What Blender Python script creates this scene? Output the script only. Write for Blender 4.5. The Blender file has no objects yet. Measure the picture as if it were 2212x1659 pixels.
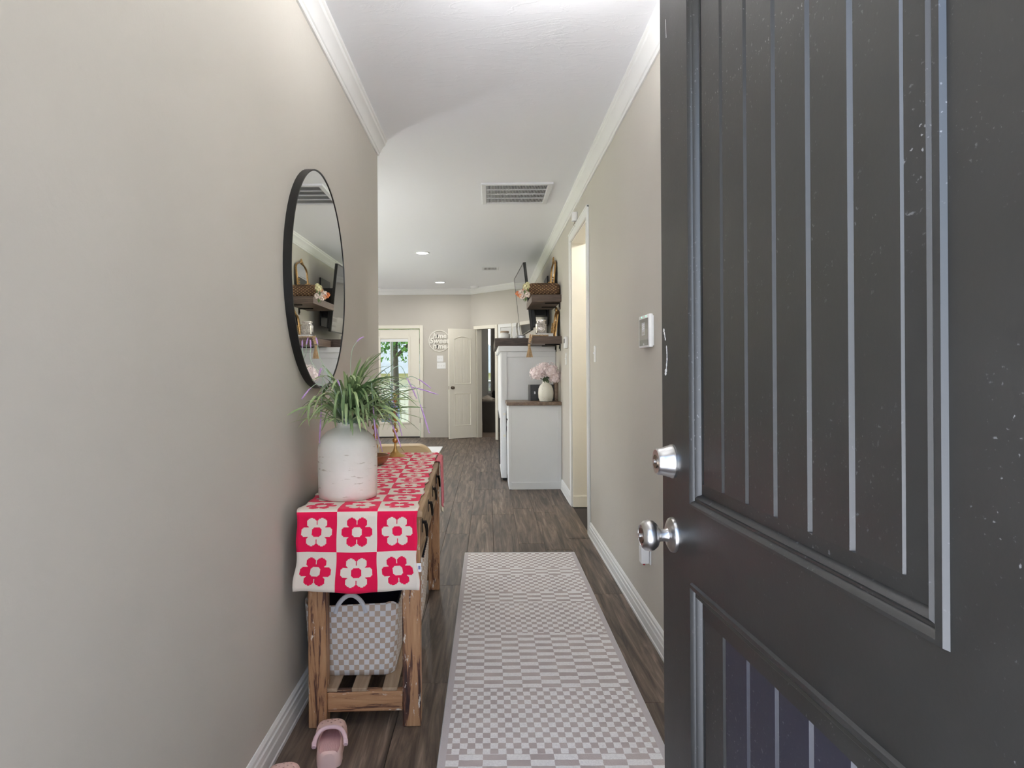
import bpy, bmesh, math, random
from mathutils import Vector, Matrix
random.seed(7)
PI = math.pi
SC = bpy.context.scene
COL = SC.collection

# ------------------------------------------------------------------ camera / world / sun / exposure
cam_d = bpy.data.cameras.new('camera'); cam = bpy.data.objects.new('camera', cam_d); COL.objects.link(cam)
cam.location = (0, 0, 1.24)
cam.rotation_euler = (Matrix.Rotation(PI/2, 4, 'X') @ Matrix.Rotation(-math.radians(0.37), 4, 'Z')).to_euler()
cam_d.sensor_width = 36; cam_d.lens = 36*1475/2212
cam_d.shift_x = (1106-1056)/2212; cam_d.shift_y = (797-829.5)/2212
cam_d.clip_start = .02; cam_d.clip_end = 200
SC.camera = cam
W = bpy.data.worlds.new('world'); SC.world = W; W.use_nodes = True
wn = W.node_tree.nodes; wl = W.node_tree.links
sky = wn.new('ShaderNodeTexSky'); sky.sky_type = 'NISHITA'; sky.sun_disc = False
sky.sun_elevation = math.radians(52); sky.sun_rotation = math.radians(270); sky.air_density = 1.0; sky.dust_density = 2.5
wl.new(sky.outputs[0], wn['Background'].inputs[0]); wn['Background'].inputs[1].default_value = 0.5
sd = bpy.data.lights.new('sun', 'SUN'); sun = bpy.data.objects.new('sun', sd); COL.objects.link(sun)
sd.energy = 14.0; sd.angle = .01; sd.color = (1, .99, .98)
sun.rotation_euler = Vector((.72, -.08, -.68)).to_track_quat('-Z', 'Y').to_euler()
sun.location = (-12, 9, 10)
vs = SC.view_settings
SC.display_settings.display_device = 'sRGB'
vs.view_transform = 'Standard'; vs.look = 'None'; vs.gamma = 1; vs.use_curve_mapping = False
vs.exposure = 1.08
SC.cycles.max_bounces = 10; SC.cycles.diffuse_bounces = 6; SC.cycles.sample_clamp_indirect = 6
LAMP = 1.0

# ------------------------------------------------------------------ helpers
def lin(c):
    c /= 255.0
    return c/12.92 if c <= .04045 else ((c+.055)/1.055)**2.4
def S(r, g, b, k=1.0): return (lin(r)*k, lin(g)*k, lin(b)*k, 1)
class NT:
    def __init__(s, name):
        s.m = bpy.data.materials.new(name); s.m.use_nodes = True
        s.n = s.m.node_tree.nodes; s.l = s.m.node_tree.links; s.p = s.n['Principled BSDF']
    def put(s, v, sock):
        if isinstance(v, bpy.types.NodeSocket): s.l.new(v, sock)
        else: sock.default_value = v
    def math(s, op, a, b=None, c=None):
        n = s.n.new('ShaderNodeMath'); n.operation = op
        s.put(a, n.inputs[0])
        if b is not None: s.put(b, n.inputs[1])
        if c is not None: s.put(c, n.inputs[2])
        return n.outputs[0]
    def mix(s, f, a, b):
        n = s.n.new('ShaderNodeMix'); n.data_type = 'RGBA'
        s.put(f, n.inputs['Factor']); s.put(a, n.inputs[6]); s.put(b, n.inputs[7]); return n.outputs[2]
    def coord(s, kind='Object', scale=(1, 1, 1), loc=None):
        t = s.n.new('ShaderNodeTexCoord'); mp = s.n.new('ShaderNodeMapping')
        s.l.new(t.outputs[kind], mp.inputs[0]); mp.inputs['Scale'].default_value = scale
        if loc is not None: s.put(loc, mp.inputs['Location'])
        return mp.outputs[0]
    def noise(s, vec, scale=5, detail=4, rough=.55, dist=0):
        n = s.n.new('ShaderNodeTexNoise'); s.l.new(vec, n.inputs['Vector'])
        n.inputs['Scale'].default_value = scale; n.inputs['Detail'].default_value = detail
        n.inputs['Roughness'].default_value = rough; n.inputs['Distortion'].default_value = dist
        return n.outputs['Fac']
    def ramp(s, f, stops, mode='LINEAR'):
        n = s.n.new('ShaderNodeValToRGB'); s.l.new(f, n.inputs[0]); e = n.color_ramp.elements
        n.color_ramp.interpolation = mode
        while len(e) < len(stops): e.new(.5)
        for i, (p, c) in enumerate(stops):
            e[i].position = p; e[i].color = c if len(c) == 4 else (*c, 1)
        return n.outputs[0]
    def bump(s, h, strength=.2, dist=.002):
        n = s.n.new('ShaderNodeBump'); n.inputs['Strength'].default_value = strength
        n.inputs['Distance'].default_value = dist; s.l.new(h, n.inputs['Height'])
        s.l.new(n.outputs[0], s.p.inputs['Normal'])
    def sep(s, vec):
        n = s.n.new('ShaderNodeSeparateXYZ'); s.l.new(vec, n.inputs[0]); return n.outputs
    def set(s, **k):
        for a, v in k.items():
            s.put(v, s.p.inputs[{'col': 'Base Color', 'rough': 'Roughness', 'metal': 'Metallic', 'spec': 'Specular IOR Level',
                  'coat': 'Coat Weight', 'trans': 'Transmission Weight', 'emis': 'Emission Color', 'es': 'Emission Strength',
                  'sheen': 'Sheen Weight', 'alpha': 'Alpha', 'ior': 'IOR', 'sss': 'Subsurface Weight'}[a]])
        return s
def sc4(c, k): return (c[0]*k, c[1]*k, c[2]*k, 1)
def M(name, c, rough=.5, metal=0, var=.06, vs_=5, bump=0, bs=60, bd=.002, st=(1, 1, 1), **k):
    t = NT(name); v = t.coord('Object', st)
    t.set(col=t.ramp(t.noise(v, vs_), [(.3, sc4(c, 1-var)), (.7, sc4(c, 1+var))]), rough=rough, metal=metal, **k)
    if bump: t.bump(t.noise(v, bs, 3), bump, bd)
    return t.m
def wood(name, stops, st=(30, 30, 1.5), rough=.5, dist=1.0, bump=.25, scale=1.0, chips=None, rnd=False):
    t = NT(name)
    loc = None
    if rnd:
        oi = t.n.new('ShaderNodeObjectInfo'); cb = t.n.new('ShaderNodeCombineXYZ')
        t.l.new(t.math('MULTIPLY', oi.outputs['Random'], 37.0), cb.inputs[0]); t.l.new(t.math('MULTIPLY', oi.outputs['Random'], 91.0), cb.inputs[1])
        loc = cb.outputs[0]
    v = t.coord('Object', st, loc)
    g = t.noise(v, scale, 6, .65, dist)
    c = t.ramp(g, stops)
    if rnd:
        k = t.math('MULTIPLY_ADD', oi.outputs['Random'], .35, .82)
        hs = t.n.new('ShaderNodeHueSaturation'); t.l.new(c, hs.inputs['Color']); t.l.new(k, hs.inputs['Value']); c = hs.outputs[0]
    if chips:
        v2 = t.coord('Object', chips[0]); m = t.ramp(t.noise(v2, 1, 5, .7), [(chips[2], (0, 0, 0)), (chips[2]+.03, (1, 1, 1))])
        c = t.mix(m, c, chips[1])
    t.set(col=c, rough=rough); t.bump(g, bump, .002)
    return t.m

class MB:
    def __init__(s): s.v = []; s.f = []; s.uv = None
    def add(s, vs_, fs):
        o = len(s.v); s.v += [tuple(p) for p in vs_]; s.f += [tuple(o+i for i in f) for f in fs]; return s
    def box(s, x0, x1, y0, y1, z0, z1):
        return s.add([(x, y, z) for z in (z0, z1) for y in (y0, y1) for x in (x0, x1)],
                     [(0, 2, 3, 1), (4, 5, 7, 6), (0, 1, 5, 4), (2, 6, 7, 3), (0, 4, 6, 2), (1, 3, 7, 5)])
    def loft(s, rings, closed=True, cap0=True, cap1=True):
        n = len(rings[0]); vs_ = [p for r in rings for p in r]; fs = []
        for i in range(len(rings)-1):
            for j in range(n if closed else n-1):
                k = (j+1) % n; fs.append((i*n+j, i*n+k, (i+1)*n+k, (i+1)*n+j))
        if cap0: fs.append(tuple(range(n)))
        if cap1: fs.append(tuple((len(rings)-1)*n+j for j in range(n)))
        return s.add(vs_, fs)
    def lathe(s, prof, c=(0, 0, 0), n=28, ax='z'):
        R = []
        for r, z in prof:
            ring = []
            for j in range(n):
                a = 2*PI*j/n; p = (r*math.cos(a), r*math.sin(a), z)
                if ax == 'y': p = (p[0], p[2], p[1])
                if ax == 'x': p = (p[2], p[0], p[1])
                ring.append((p[0]+c[0], p[1]+c[1], p[2]+c[2]))
            R.append(ring)
        return s.loft(R, True, prof[0][0] > 1e-6, prof[-1][0] > 1e-6)
    def tube(s, pts, r, n=8, caps=True, flat=1.0):
        pts = [Vector(p) for p in pts]; R = []; up = Vector((0, 0, 1)); prev = None
        for i, p in enumerate(pts):
            d = (pts[min(i+1, len(pts)-1)]-pts[max(i-1, 0)]).normalized()
            if prev is None: a = d.cross(up if abs(d.z) < .9 else Vector((1, 0, 0))).normalized()
            else: a = (prev-d*prev.dot(d)).normalized()
            prev = a; b = d.cross(a); rr = r[i] if isinstance(r, (list, tuple)) else r
            R.append([p+a*(rr*math.cos(2*PI*j/n))+b*(rr*flat*math.sin(2*PI*j/n)) for j in range(n)])
        return s.loft(R, True, caps, caps)
    def ball(s, c, r, n=12, m=8, sc=(1, 1, 1)):
        R = []
        for i in range(m+1):
            t = PI*i/m; R.append((max(r*math.sin(t), 1e-5), -r*math.cos(t)))
        vs_ = [[(c[0]+q*math.cos(2*PI*j/n)*sc[0], c[1]+q*math.sin(2*PI*j/n)*sc[1], c[2]+z*sc[2]) for j in range(n)] for q, z in R]
        return s.loft(vs_, True, True, True)
    def prism(s, poly, a0, a1, ax='z'):
        def p3(u, v, w): return {'z': (u, v, w), 'y': (u, w, v), 'x': (w, u, v)}[ax]
        return s.loft([[p3(u, v, a0) for u, v in poly], [p3(u, v, a1) for u, v in poly]])
    def xf(s, m, i0=0):
        s.v[i0:] = [tuple(m @ Vector(p)) for p in s.v[i0:]]; return s
    def mesh(s, name, mat, bevel=0, seg=1, ang=35):
        me = bpy.data.meshes.new(name); me.from_pydata(s.v, [], s.f)
        if s.uv:
            ul = me.uv_layers.new(name='UVMap')
            for lp in me.loops: ul.data[lp.index].uv = s.uv[lp.vertex_index]
        bm = bmesh.new(); bm.from_mesh(me)
        if not s.uv: bmesh.ops.recalc_face_normals(bm, faces=bm.faces[:])
        if bevel:
            es = [e for e in bm.edges if len(e.link_faces) == 2 and e.calc_face_angle(0) > .6]
            bmesh.ops.bevel(bm, geom=es, offset=bevel, segments=seg, affect='EDGES', profile=.6, clamp_overlap=True)
        bm.to_mesh(me); bm.free()
        me.polygons.foreach_set('use_smooth', [True]*len(me.polygons))
        me.set_sharp_from_angle(angle=math.radians(ang))
        for mt in (mat if isinstance(mat, (list, tuple)) else [mat]): me.materials.append(mt)
        return me
    def build(s, name, mat, parent=None, **k):
        return link(name, s.mesh(name, mat, **k), parent)
def link(name, data, parent=None):
    o = bpy.data.objects.new(name, data); COL.objects.link(o); o.parent = parent; return o
def tag(o, label, cat, group=None, kind=None):
    o['label'] = label; o['category'] = cat
    if group: o['group'] = group
    if kind: o['kind'] = kind
    return o
def thing(name, label, cat, loc=(0, 0, 0), rz=0, group=None, kind=None):
    o = link(name, None); o.location = loc; o.rotation_euler = (0, 0, rz); o.empty_display_size = .05
    return tag(o, label, cat, group, kind)
def struct(name, mb, mat, label, cat, **k):
    o = mb.build(name, mat, None, **k); return tag(o, label, cat, None, 'structure')
def dup(root, loc, rz, label, group=None):
    r = root.copy(); COL.objects.link(r); r.location = loc; r.rotation_euler = (0, 0, rz); r['label'] = label
    if group: r['group'] = group
    for ch in list(root.children):
        c = ch.copy(); COL.objects.link(c); c.parent = r
        for g in ch.children:
            d = g.copy(); COL.objects.link(d); d.parent = c
    return r
def sweep(path, prof, ends=True):
    """profile (offset to the left of the path, z) swept along plan polyline with mitres"""
    P = [Vector((x, y)) for x, y in path]; R = []
    for i, p in enumerate(P):
        d0 = (P[i]-P[i-1]).normalized() if i else (P[1]-P[0]).normalized()
        d1 = (P[i+1]-P[i]).normalized() if i < len(P)-1 else d0
        n0 = Vector((-d0.y, d0.x)); n1 = Vector((-d1.y, d1.x)); n = (n0+n1); n = n/(n.dot(n0))
        R.append([(p.x+n.x*o, p.y+n.y*o, z) for o, z in prof])
    return MB().loft(R, True, ends, ends)
def text_mesh(txt, size, depth, shear=0, bold=0, sx=1):
    cu = bpy.data.curves.new('text', 'FONT'); cu.body = txt; cu.size = size; cu.extrude = depth/2; cu.shear = shear
    cu.align_x = 'CENTER'; cu.align_y = 'CENTER'; cu.offset = bold; cu.resolution_u = 3
    o = bpy.data.objects.new('text', cu); COL.objects.link(o)
    dg = bpy.context.evaluated_depsgraph_get(); me = bpy.data.meshes.new_from_object(o.evaluated_get(dg))
    bpy.data.objects.remove(o); bpy.data.curves.remove(cu)
    mb = MB(); mb.v = [(v.co.x*sx, v.co.y, v.co.z) for v in me.vertices]; mb.f = [tuple(p.vertices) for p in me.polygons]
    bpy.data.meshes.remove(me); return mb
def boolean(base, cutter, op='DIFFERENCE'):
    a = bpy.data.objects.new('a', base); b = bpy.data.objects.new('b', cutter); COL.objects.link(a); COL.objects.link(b)
    md = a.modifiers.new('b', 'BOOLEAN'); md.object = b; md.operation = op; md.solver = 'EXACT'
    dg = bpy.context.evaluated_depsgraph_get(); me = bpy.data.meshes.new_from_object(a.evaluated_get(dg))
    bpy.data.objects.remove(a); bpy.data.objects.remove(b); return me

# ------------------------------------------------------------------ materials
def wallmat(name, c):
    t = NT(name); v = t.coord('Object')
    t.set(col=t.ramp(t.noise(v, 1.2, 3), [(.3, sc4(c, .97)), (.7, sc4(c, 1.03))]), rough=.62, spec=.3)
    n = t.math('ADD', t.noise(v, 14, 5, .6, .6), t.math('MULTIPLY', t.noise(v, 70, 2), .35))
    t.bump(n, .16, .006); return t.m
mWall = wallmat('wall_paint', S(196, 191, 182))
def ceilmat():
    t = NT('ceiling_paint'); v = t.coord('Object', (1, 2.2, 1))
    n = t.noise(v, 2.3, 7, .6, 1.8)
    r = t.ramp(n, [(.47, (0, 0, 0)), (.5, (1, 1, 1)), (.53, (0, 0, 0))])
    t.set(col=S(238, 239, 242), rough=.7, spec=.2)
    t.bump(t.math('ADD', t.math('MULTIPLY', r, .6), t.noise(v, 16, 4)), .18, .004); return t.m
mCeil = ceilmat()
mTrim = M('trim_paint', S(232, 232, 230), .35, var=.015)
mCream = M('cream_trim', S(232, 227, 214), .4, var=.015)
mWhite = M('white_plastic', S(236, 236, 236), .35, var=.01)
mMetalW = M('white_metal', S(225, 226, 228), .4, var=.02)
mPlank = wood('vinyl_plank', [(.28, S(34, 27, 22)), (.42, S(72, 60, 51)), (.56, S(104, 89, 77)), (.74, S(146, 130, 115))],
              (30, 1.7, 1), .50, .9, .15, 1.0, None, True)
mSub = M('subfloor', S(40, 34, 30), .8)
mCarpet = M('carpet', S(120, 105, 92), .95, bump=.6, bs=250)
mDoor = None
def doormat(name, c):
    t = NT(name); v = t.coord('Object')
    n1 = t.noise(v, 7, 5, .6); sp = t.ramp(t.noise(v, 170, 2, .6), [(.655, (0, 0, 0)), (.72, (1, 1, 1))])
    sp2 = t.math('MULTIPLY', sp, t.ramp(t.noise(v, 5, 3), [(.45, (0, 0, 0)), (.65, (1, 1, 1))]))
    base = t.ramp(n1, [(.3, sc4(c, .85)), (.7, sc4(c, 1.15))])
    t.set(col=t.mix(t.math('MULTIPLY', sp2, .6), base, S(150, 150, 150)), rough=t.math('MULTIPLY_ADD', n1, .18, .33), spec=.85)
    t.bump(t.noise(v, 120, 3), .06, .002); return t.m
mDoor = doormat('charcoal_door_paint', S(30, 30, 29))
mNavy = doormat('navy_door_plank', S(25, 26, 40))
mNickel = M('satin_nickel', S(200, 198, 196), .28, 1, .03)
mNickelD = M('aged_nickel', S(130, 118, 105), .3, 1, .05)
mBlack = M('black_metal', S(22, 21, 21), .4, .2, .1)
mBlackP = M('black_plastic', S(16, 16, 17), .3, 0, .05)
mBronze = M('dark_bronze', S(40, 32, 27), .42, .6, .1)
mBrass = M('antique_brass', S(206, 168, 108), .3, 1, .15, 30)
mGold = M('gilt', S(176, 140, 92), .3, .85, .3, 60)
t = NT('mirror_glass'); t.set(col=(.9, .91, .91, 1), rough=.01, metal=1); mMirror = t.m
t = NT('window_glass'); gl = t.n.new('ShaderNodeBsdfGlossy'); gl.inputs['Roughness'].default_value = .02
tr = t.n.new('ShaderNodeBsdfTransparent'); fr = t.n.new('ShaderNodeFresnel'); fr.inputs[0].default_value = 1.35
mx = t.n.new('ShaderNodeMixShader'); t.l.new(fr.outputs[0], mx.inputs[0]); t.l.new(tr.outputs[0], mx.inputs[1]); t.l.new(gl.outputs[0], mx.inputs[2])
t.l.new(mx.outputs[0], t.n['Material Output'].inputs[0]); mGlass = t.m
def emis(name, c, s):
    t = NT(name); t.set(col=c, emis=c, es=s); return t.m
mLamp = emis('lamp_lens', (1, .97, .92, 1), 9)
mTVs = NT('tv_screen').set(col=S(12, 12, 14), rough=.06, spec=.9, coat=.6).m
WORN = [(.34, S(52, 30, 26)), (.42, S(96, 58, 42)), (.47, S(172, 126, 88)), (.8, S(206, 164, 122))]
mWornZ = wood('worn_wood_upright', WORN, (34, 34, 3), .55, .8, .5, 1, ((60, 60, 14), S(222, 214, 202), .615))
mWornX = wood('worn_wood_across', WORN, (3, 34, 34), .55, .8, .5, 1, ((14, 60, 60), S(222, 214, 202), .62))
mWornY = wood('worn_wood_lengthwise', [(.25, S(108, 84, 62)), (.5, S(160, 130, 96)), (.75, S(192, 164, 128))], (34, 2.5, 34), .6, .6, .35)
mSlat = wood('pale_slat_wood', [(.3, S(150, 124, 98)), (.7, S(190, 166, 138))], (30, 2, 30), .6, .5, .2)
mShelf = wood('stained_shelf_wood', [(.25, S(58, 46, 40)), (.5, S(92, 74, 62)), (.75, S(126, 106, 90))], (3, 2.0, 40), .5, 1.2, .3)
mShelfY = wood('stained_mantel_wood', [(.25, S(44, 36, 33)), (.5, S(72, 59, 52)), (.75, S(98, 84, 75))], (6, 2.0, 30), .5, 1.5, .3)
mCounter = wood('stained_counter_wood', [(.25, S(84, 66, 52)), (.5, S(116, 94, 76)), (.75, S(146, 124, 104))], (30, 2.0, 30), .4, 1.0, .2)
mCab = M('cabinet_white', S(228, 230, 232), .4, var=.012)
def flowercloth():
    t = NT('flower_knit'); c = t.n.new('ShaderNodeTexCoord'); u, v, _ = t.sep(c.outputs['UV'])
    # knitted stair-step outline: quantise the cell coordinates
    qu = t.math('SUBTRACT', t.math('FRACT', u), .5); qv = t.math('SUBTRACT', t.math('FRACT', v), .5)
    Q = 46.0
    fu = t.math('DIVIDE', t.math('ROUND', t.math('MULTIPLY', qu, Q)), Q); fv = t.math('DIVIDE', t.math('ROUND', t.math('MULTIPLY', qv, Q)), Q)
    par = t.math('MODULO', t.math('ADD', t.math('FLOOR', u), t.math('FLOOR', v)), 2.0)
    ang = t.math('ADD', t.math('ARCTAN2', fv, fu), 2*PI); r = t.math('SQRT', t.math('ADD', t.math('MULTIPLY', fu, fu), t.math('MULTIPLY', fv, fv)))
    a = t.math('PINGPONG', ang, PI/6)
    px = t.math('SUBTRACT', t.math('MULTIPLY', r, t.math('COSINE', a)), .262); py = t.math('MULTIPLY', r, t.math('SINE', a))
    dd = t.math('SQRT', t.math('ADD', t.math('MULTIPLY', px, px), t.math('MULTIPLY', py, py)))
    petal = t.math('MAXIMUM', t.math('LESS_THAN', dd, .128), t.math('LESS_THAN', r, .19))
    flower = t.math('MULTIPLY', petal, t.math('GREATER_THAN', r, .128))
    sel = t.math('ABSOLUTE', t.math('SUBTRACT', par, flower))
    n = t.noise(t.coord('UV', (140, 140, 1)), 1, 2)
    red = t.ramp(n, [(.3, S(226, 8, 66)), (.7, S(250, 30, 92))]); crm = t.ramp(n, [(.3, S(236, 220, 204)), (.7, S(250, 240, 226))])
    t.set(col=t.mix(sel, crm, red), rough=.85, sheen=.15, spec=.2); t.bump(n, .35, .002); return t.m
mFlower = flowercloth()
def rugmat():
    t = NT('runner_rug_pile'); vec = t.coord('Object'); x, y, _ = t.sep(vec)
    bands = [(2.18-.55, 2.18), (2.624, 3.175), (3.59, 3.77), (4.06, 4.22)]
    dash = None
    for a, b in bands:
        k = t.math('MULTIPLY', t.math('GREATER_THAN', y, a), t.math('LESS_THAN', y, b))
        dash = k if dash is None else t.math('ADD', dash, k)
    wob = t.math('MULTIPLY', t.math('SUBTRACT', t.noise(vec, 30, 2), .5), .006)
    w = t.math('MULTIPLY_ADD', dash, .0502, .0251)
    cx = t.math('FLOOR', t.math('DIVIDE', t.math('ADD', t.math('ADD', x, 10*.0753), wob), w)); cy = t.math('FLOOR', t.math('DIVIDE', t.math('ADD', y, wob), .0325))
    par = t.math('MODULO', t.math('ADD', t.math('ADD', cx, cy), 200), 2.0)
    ax = t.math('ABSOLUTE', x); bord = t.math('GREATER_THAN', ax, .342); edge = t.math('GREATER_THAN', ax, .3635)
    far = t.math('GREATER_THAN', y, 4.555)
    n = t.noise(vec, 160, 3); n2 = t.noise(vec, 9, 3)
    taupe = t.ramp(n2, [(.3, S(182, 170, 168)), (.7, S(204, 192, 188))]); light = t.ramp(n, [(.3, S(230, 227, 226)), (.7, S(248, 246, 244))])
    c = t.mix(par, light, taupe); c = t.mix(bord, c, S(200, 192, 192)); c = t.mix(t.math('MAXIMUM', edge, far), c, S(206, 203, 202))
    t.set(col=c, rough=.95, spec=.1); t.bump(n, .5, .004); return t.m
mRug = rugmat()
def checkmat():
    t = NT('check_basket_cloth'); c = t.n.new('ShaderNodeTexCoord'); u, v, _ = t.sep(c.outputs['UV'])
    par = t.math('MODULO', t.math('ADD', t.math('ADD', t.math('FLOOR', u), t.math('FLOOR', v)), 100), 2.0)
    n = t.noise(t.coord('UV', (6, 6, 1)), 4, 3)
    t.set(col=t.mix(par, S(238, 234, 230), t.ramp(n, [(.3, S(198, 174, 152)), (.7, S(212, 188, 166))])), rough=.9); t.bump(n, .2, .002); return t.m
mCheck = checkmat()
mNavyCl = M('navy_liner', S(30, 30, 58), .9, var=.2, bump=.2)
mRope = M('cotton_rope', S(222, 222, 224), .9, var=.05, bump=.6, bs=160)
def leafmat(name, c1, c2):
    t = NT(name); oi = t.n.new('ShaderNodeObjectInfo'); k = t.math('MULTIPLY_ADD', t.noise(t.coord('Object', (1, 1, 1)), 9, 2), .5, t.math('MULTIPLY', oi.outputs['Random'], .55))
    t.set(col=t.ramp(k, [(.15, c1), (.85, c2)]), rough=.55, spec=.3); return t.m
def grassmat():
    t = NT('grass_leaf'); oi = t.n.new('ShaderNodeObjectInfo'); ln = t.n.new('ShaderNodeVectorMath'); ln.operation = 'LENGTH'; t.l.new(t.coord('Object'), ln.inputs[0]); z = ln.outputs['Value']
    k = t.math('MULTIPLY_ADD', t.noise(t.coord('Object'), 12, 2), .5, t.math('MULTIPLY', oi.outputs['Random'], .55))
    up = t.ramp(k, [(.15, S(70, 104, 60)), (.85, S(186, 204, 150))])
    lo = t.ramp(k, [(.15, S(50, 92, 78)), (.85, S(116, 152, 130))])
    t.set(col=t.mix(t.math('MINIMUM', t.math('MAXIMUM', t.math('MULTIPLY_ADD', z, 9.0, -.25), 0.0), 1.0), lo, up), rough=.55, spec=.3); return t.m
mLeaf = grassmat()
mLilac = M('lilac_spike', S(206, 166, 222), .8, var=.15, vs_=60)
mStem = M('pale_stem', S(176, 196, 176), .7)
def potmat():
    t = NT('distressed_ceramic'); v = t.coord('Object', (15, 15, 85))
    m = t.ramp(t.noise(v, 1, 5, .7), [(.61, (0, 0, 0)), (.68, (1, 1, 1))]); z = t.sep(t.coord('Object'))[2]
    m = t.math('MULTIPLY', m, t.math('LESS_THAN', z, .2))
    t.set(col=t.mix(t.math('MULTIPLY', m, .75), t.ramp(t.noise(t.coord('Object'), 8), [(.3, S(234, 229, 219)), (.7, S(246, 242, 234))]), S(168, 152, 128)), rough=.7)
    t.bump(t.noise(v, 1, 4), .2, .003); return t.m
mPot = potmat()
mClog = M('pink_foam', S(238, 202, 192), .6, var=.02)
mClogIn = NT('pink_footbed'); _w = mClogIn.n.new('ShaderNodeTexWave'); mClogIn.l.new(mClogIn.coord('Object', (1, 1, 1)), _w.inputs[0])
_w.inputs['Scale'].default_value = 60; _w.inputs['Distortion'].default_value = 5; _w.inputs['Detail'].default_value = 1
mClogIn.set(col=S(224, 184, 182), rough=.65); mClogIn.bump(_w.outputs['Fac'], .5, .002); mClogIn = mClogIn.m
mStrap = M('pink_strap', S(228, 196, 200), .5, var=.02)
mTan = M('tan_leather', S(196, 170, 132), .5, var=.05, bump=.15, bs=150)
mPink = M('pink_towel', S(226, 128, 138), .95, var=.12, vs_=60, bump=.6, bs=200)
mRugW = M('white_shag', S(232, 232, 232), .95, bump=.5, bs=150)
mBowl = wood('bowl_wood', [(.3, S(104, 70, 42)), (.7, S(158, 112, 72))], (20, 3, 20), .35)

# ------------------------------------------------------------------ the shell
XL, XR, YF, YB, ZC = -.70, .745, .42, 12.44, 2.70
YC = 4.34                                     # end of the hall's left wall
A = Vector((-.317, YB)); E = Vector((.669, -.743)); TB = (XR-A.x)/E.x; B = A+E*TB; NO = Vector((.743, .669))
floor = struct('floor', MB().box(-5.5, .88, .28, 12.56, -.12, -.006), mSub, 'grey-brown wood plank floor running the length of the hall', 'floor')
pl_cache = {}
def plank_mesh(w, l):
    k = (round(w, 3), round(l, 2))
    if k not in pl_cache:
        b = .0016; w2, l2 = w/2-.0006, l/2-.0006
        mb = MB().loft([[(-w2, -l2, -.006), (w2, -l2, -.006), (w2, l2, -.006), (-w2, l2, -.006)],
                        [(-w2, -l2, -b), (w2, -l2, -b), (w2, l2, -b), (-w2, l2, -b)],
                        [(-w2+b, -l2+b, 0), (w2-b, -l2+b, 0), (w2-b, l2-b, 0), (-w2+b, l2-b, 0)]])
        pl_cache[k] = mb.mesh('plank', mPlank)
    return pl_cache[k]
rp = random.Random(3)
x1 = XR; PW, PL = .18, 1.22
while x1 > -3.6:
    x0 = x1-PW
    ys, ye = (.43, YB) if x1 > XL+.02 else (YC, YB)
    if x1 > XL+.02 and x0 < XL: x0 = XL-.02
    y = ys-rp.uniform(.1, 1.1)
    while y < ye-.02:
        a, b = max(y, ys), min(y+PL, ye)
        a, b = round(a, 2), round(b, 2)
        if b-a > .05:
            o = link('plank', plank_mesh(x1-x0, b-a), floor); o.location = ((x0+x1)/2, (a+b)/2, 0)
        y += PL
    x1 = x0
struct('floor', MB().box(.88, 2.4, 4.6, 7.2, -.12, 0), mPlank, 'wood floor of the pantry behind the right doorway', 'floor')
struct('floor', MB().prism([(-.32, 12.56), (.9, 11.2), (3, 11.2), (3, 15.2), (-.32, 15.2)], -.12, -.001), mCarpet, 'brown carpet floor seen through the angled doorway', 'floor')
struct('ceiling', MB().box(-5.5, 3.1, .28, 15.3, ZC, ZC+.12), mCeil, 'white textured ceiling over hall and living room', 'ceiling')
struct('wall_left', MB().box(XL-.12, XL, .42, YC, 0, ZC), mWall, 'long beige wall on the left carrying the round mirror', 'wall')
DX0, DX1, DZ = .0, .0, 0
PY0, PY1, PZ = 5.11, 6.12, 2.37               # pantry opening
struct('wall_right', MB().box(XR, XR+.13, .42, PY0, 0, ZC).box(XR, XR+.13, PY0, PY1, PZ, ZC).box(XR, XR+.13, PY1, B.y, 0, ZC), mWall,
       'long beige-grey wall on the right with the tall doorway', 'wall')
OX0, OX1, OZ = -2.19, -1.255, 1.985           # garden door opening
struct('wall_back', MB().box(-5.4, OX0, YB, YB+.13, 0, ZC).box(OX0, OX1, YB, YB+.13, OZ, ZC).box(OX1, A.x, YB, YB+.13, 0, ZC), mWall,
       'beige far wall with the glazed garden door and round sign', 'wall')
T0, T1, TZ = .14, .65, 1.955
def slab(mb, t0, t1, z0, z1, o0=0, o1=.12, n0=0, n1=0):
    """box on the angled wall: t along it, o outwards (into the bedroom)"""
    q = [A+E*t_+NO*o for t_, o in ((t0, o0), (t1, o0), (t1, o1), (t0, o1))]
    return mb.prism([(p.x, p.y) for p in q], z0, z1)
w = MB(); slab(w, 0, T0, 0, ZC); slab(w, T0, T1, TZ, ZC); slab(w, T1, TB, 0, ZC)
struct('wall_angled', w, mWall, 'short angled beige wall between far wall and fireplace', 'wall')
struct('wall_front', MB().box(XL-.12, -.53, .28, .42, 0, ZC).box(-.53, .405, .28, .42, 2.06, ZC).box(.405, XR+.13, .28, .42, 0, ZC), mWall, 'wall around the open front door', 'wall')
struct('wall_living_near', MB().box(-5.4, XL-.12, YC-.12, YC, 0, ZC), mWall, 'living room wall behind the mirror wall', 'wall')
WY0, WY1 = 5.6, 8.6  # unseen window, added to let daylight into the living room
struct('wall_living_side', MB().box(-5.52, -5.4, YC-.12, WY0, 0, ZC).box(-5.52, -5.4, WY1, YB+.13, 0, ZC).box(-5.52, -5.4, WY0, WY1, 0, .5).box(-5.52, -5.4, WY0, WY1, 2.3, ZC), mWall, 'living room side wall with the added daylight window', 'wall')
wd = thing('added_window', 'wide white window added unseen in the living room side wall for daylight', 'window', (-5.46, (WY0+WY1)/2, .5), 0, None, 'structure')
hw = (WY1-WY0)/2
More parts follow.
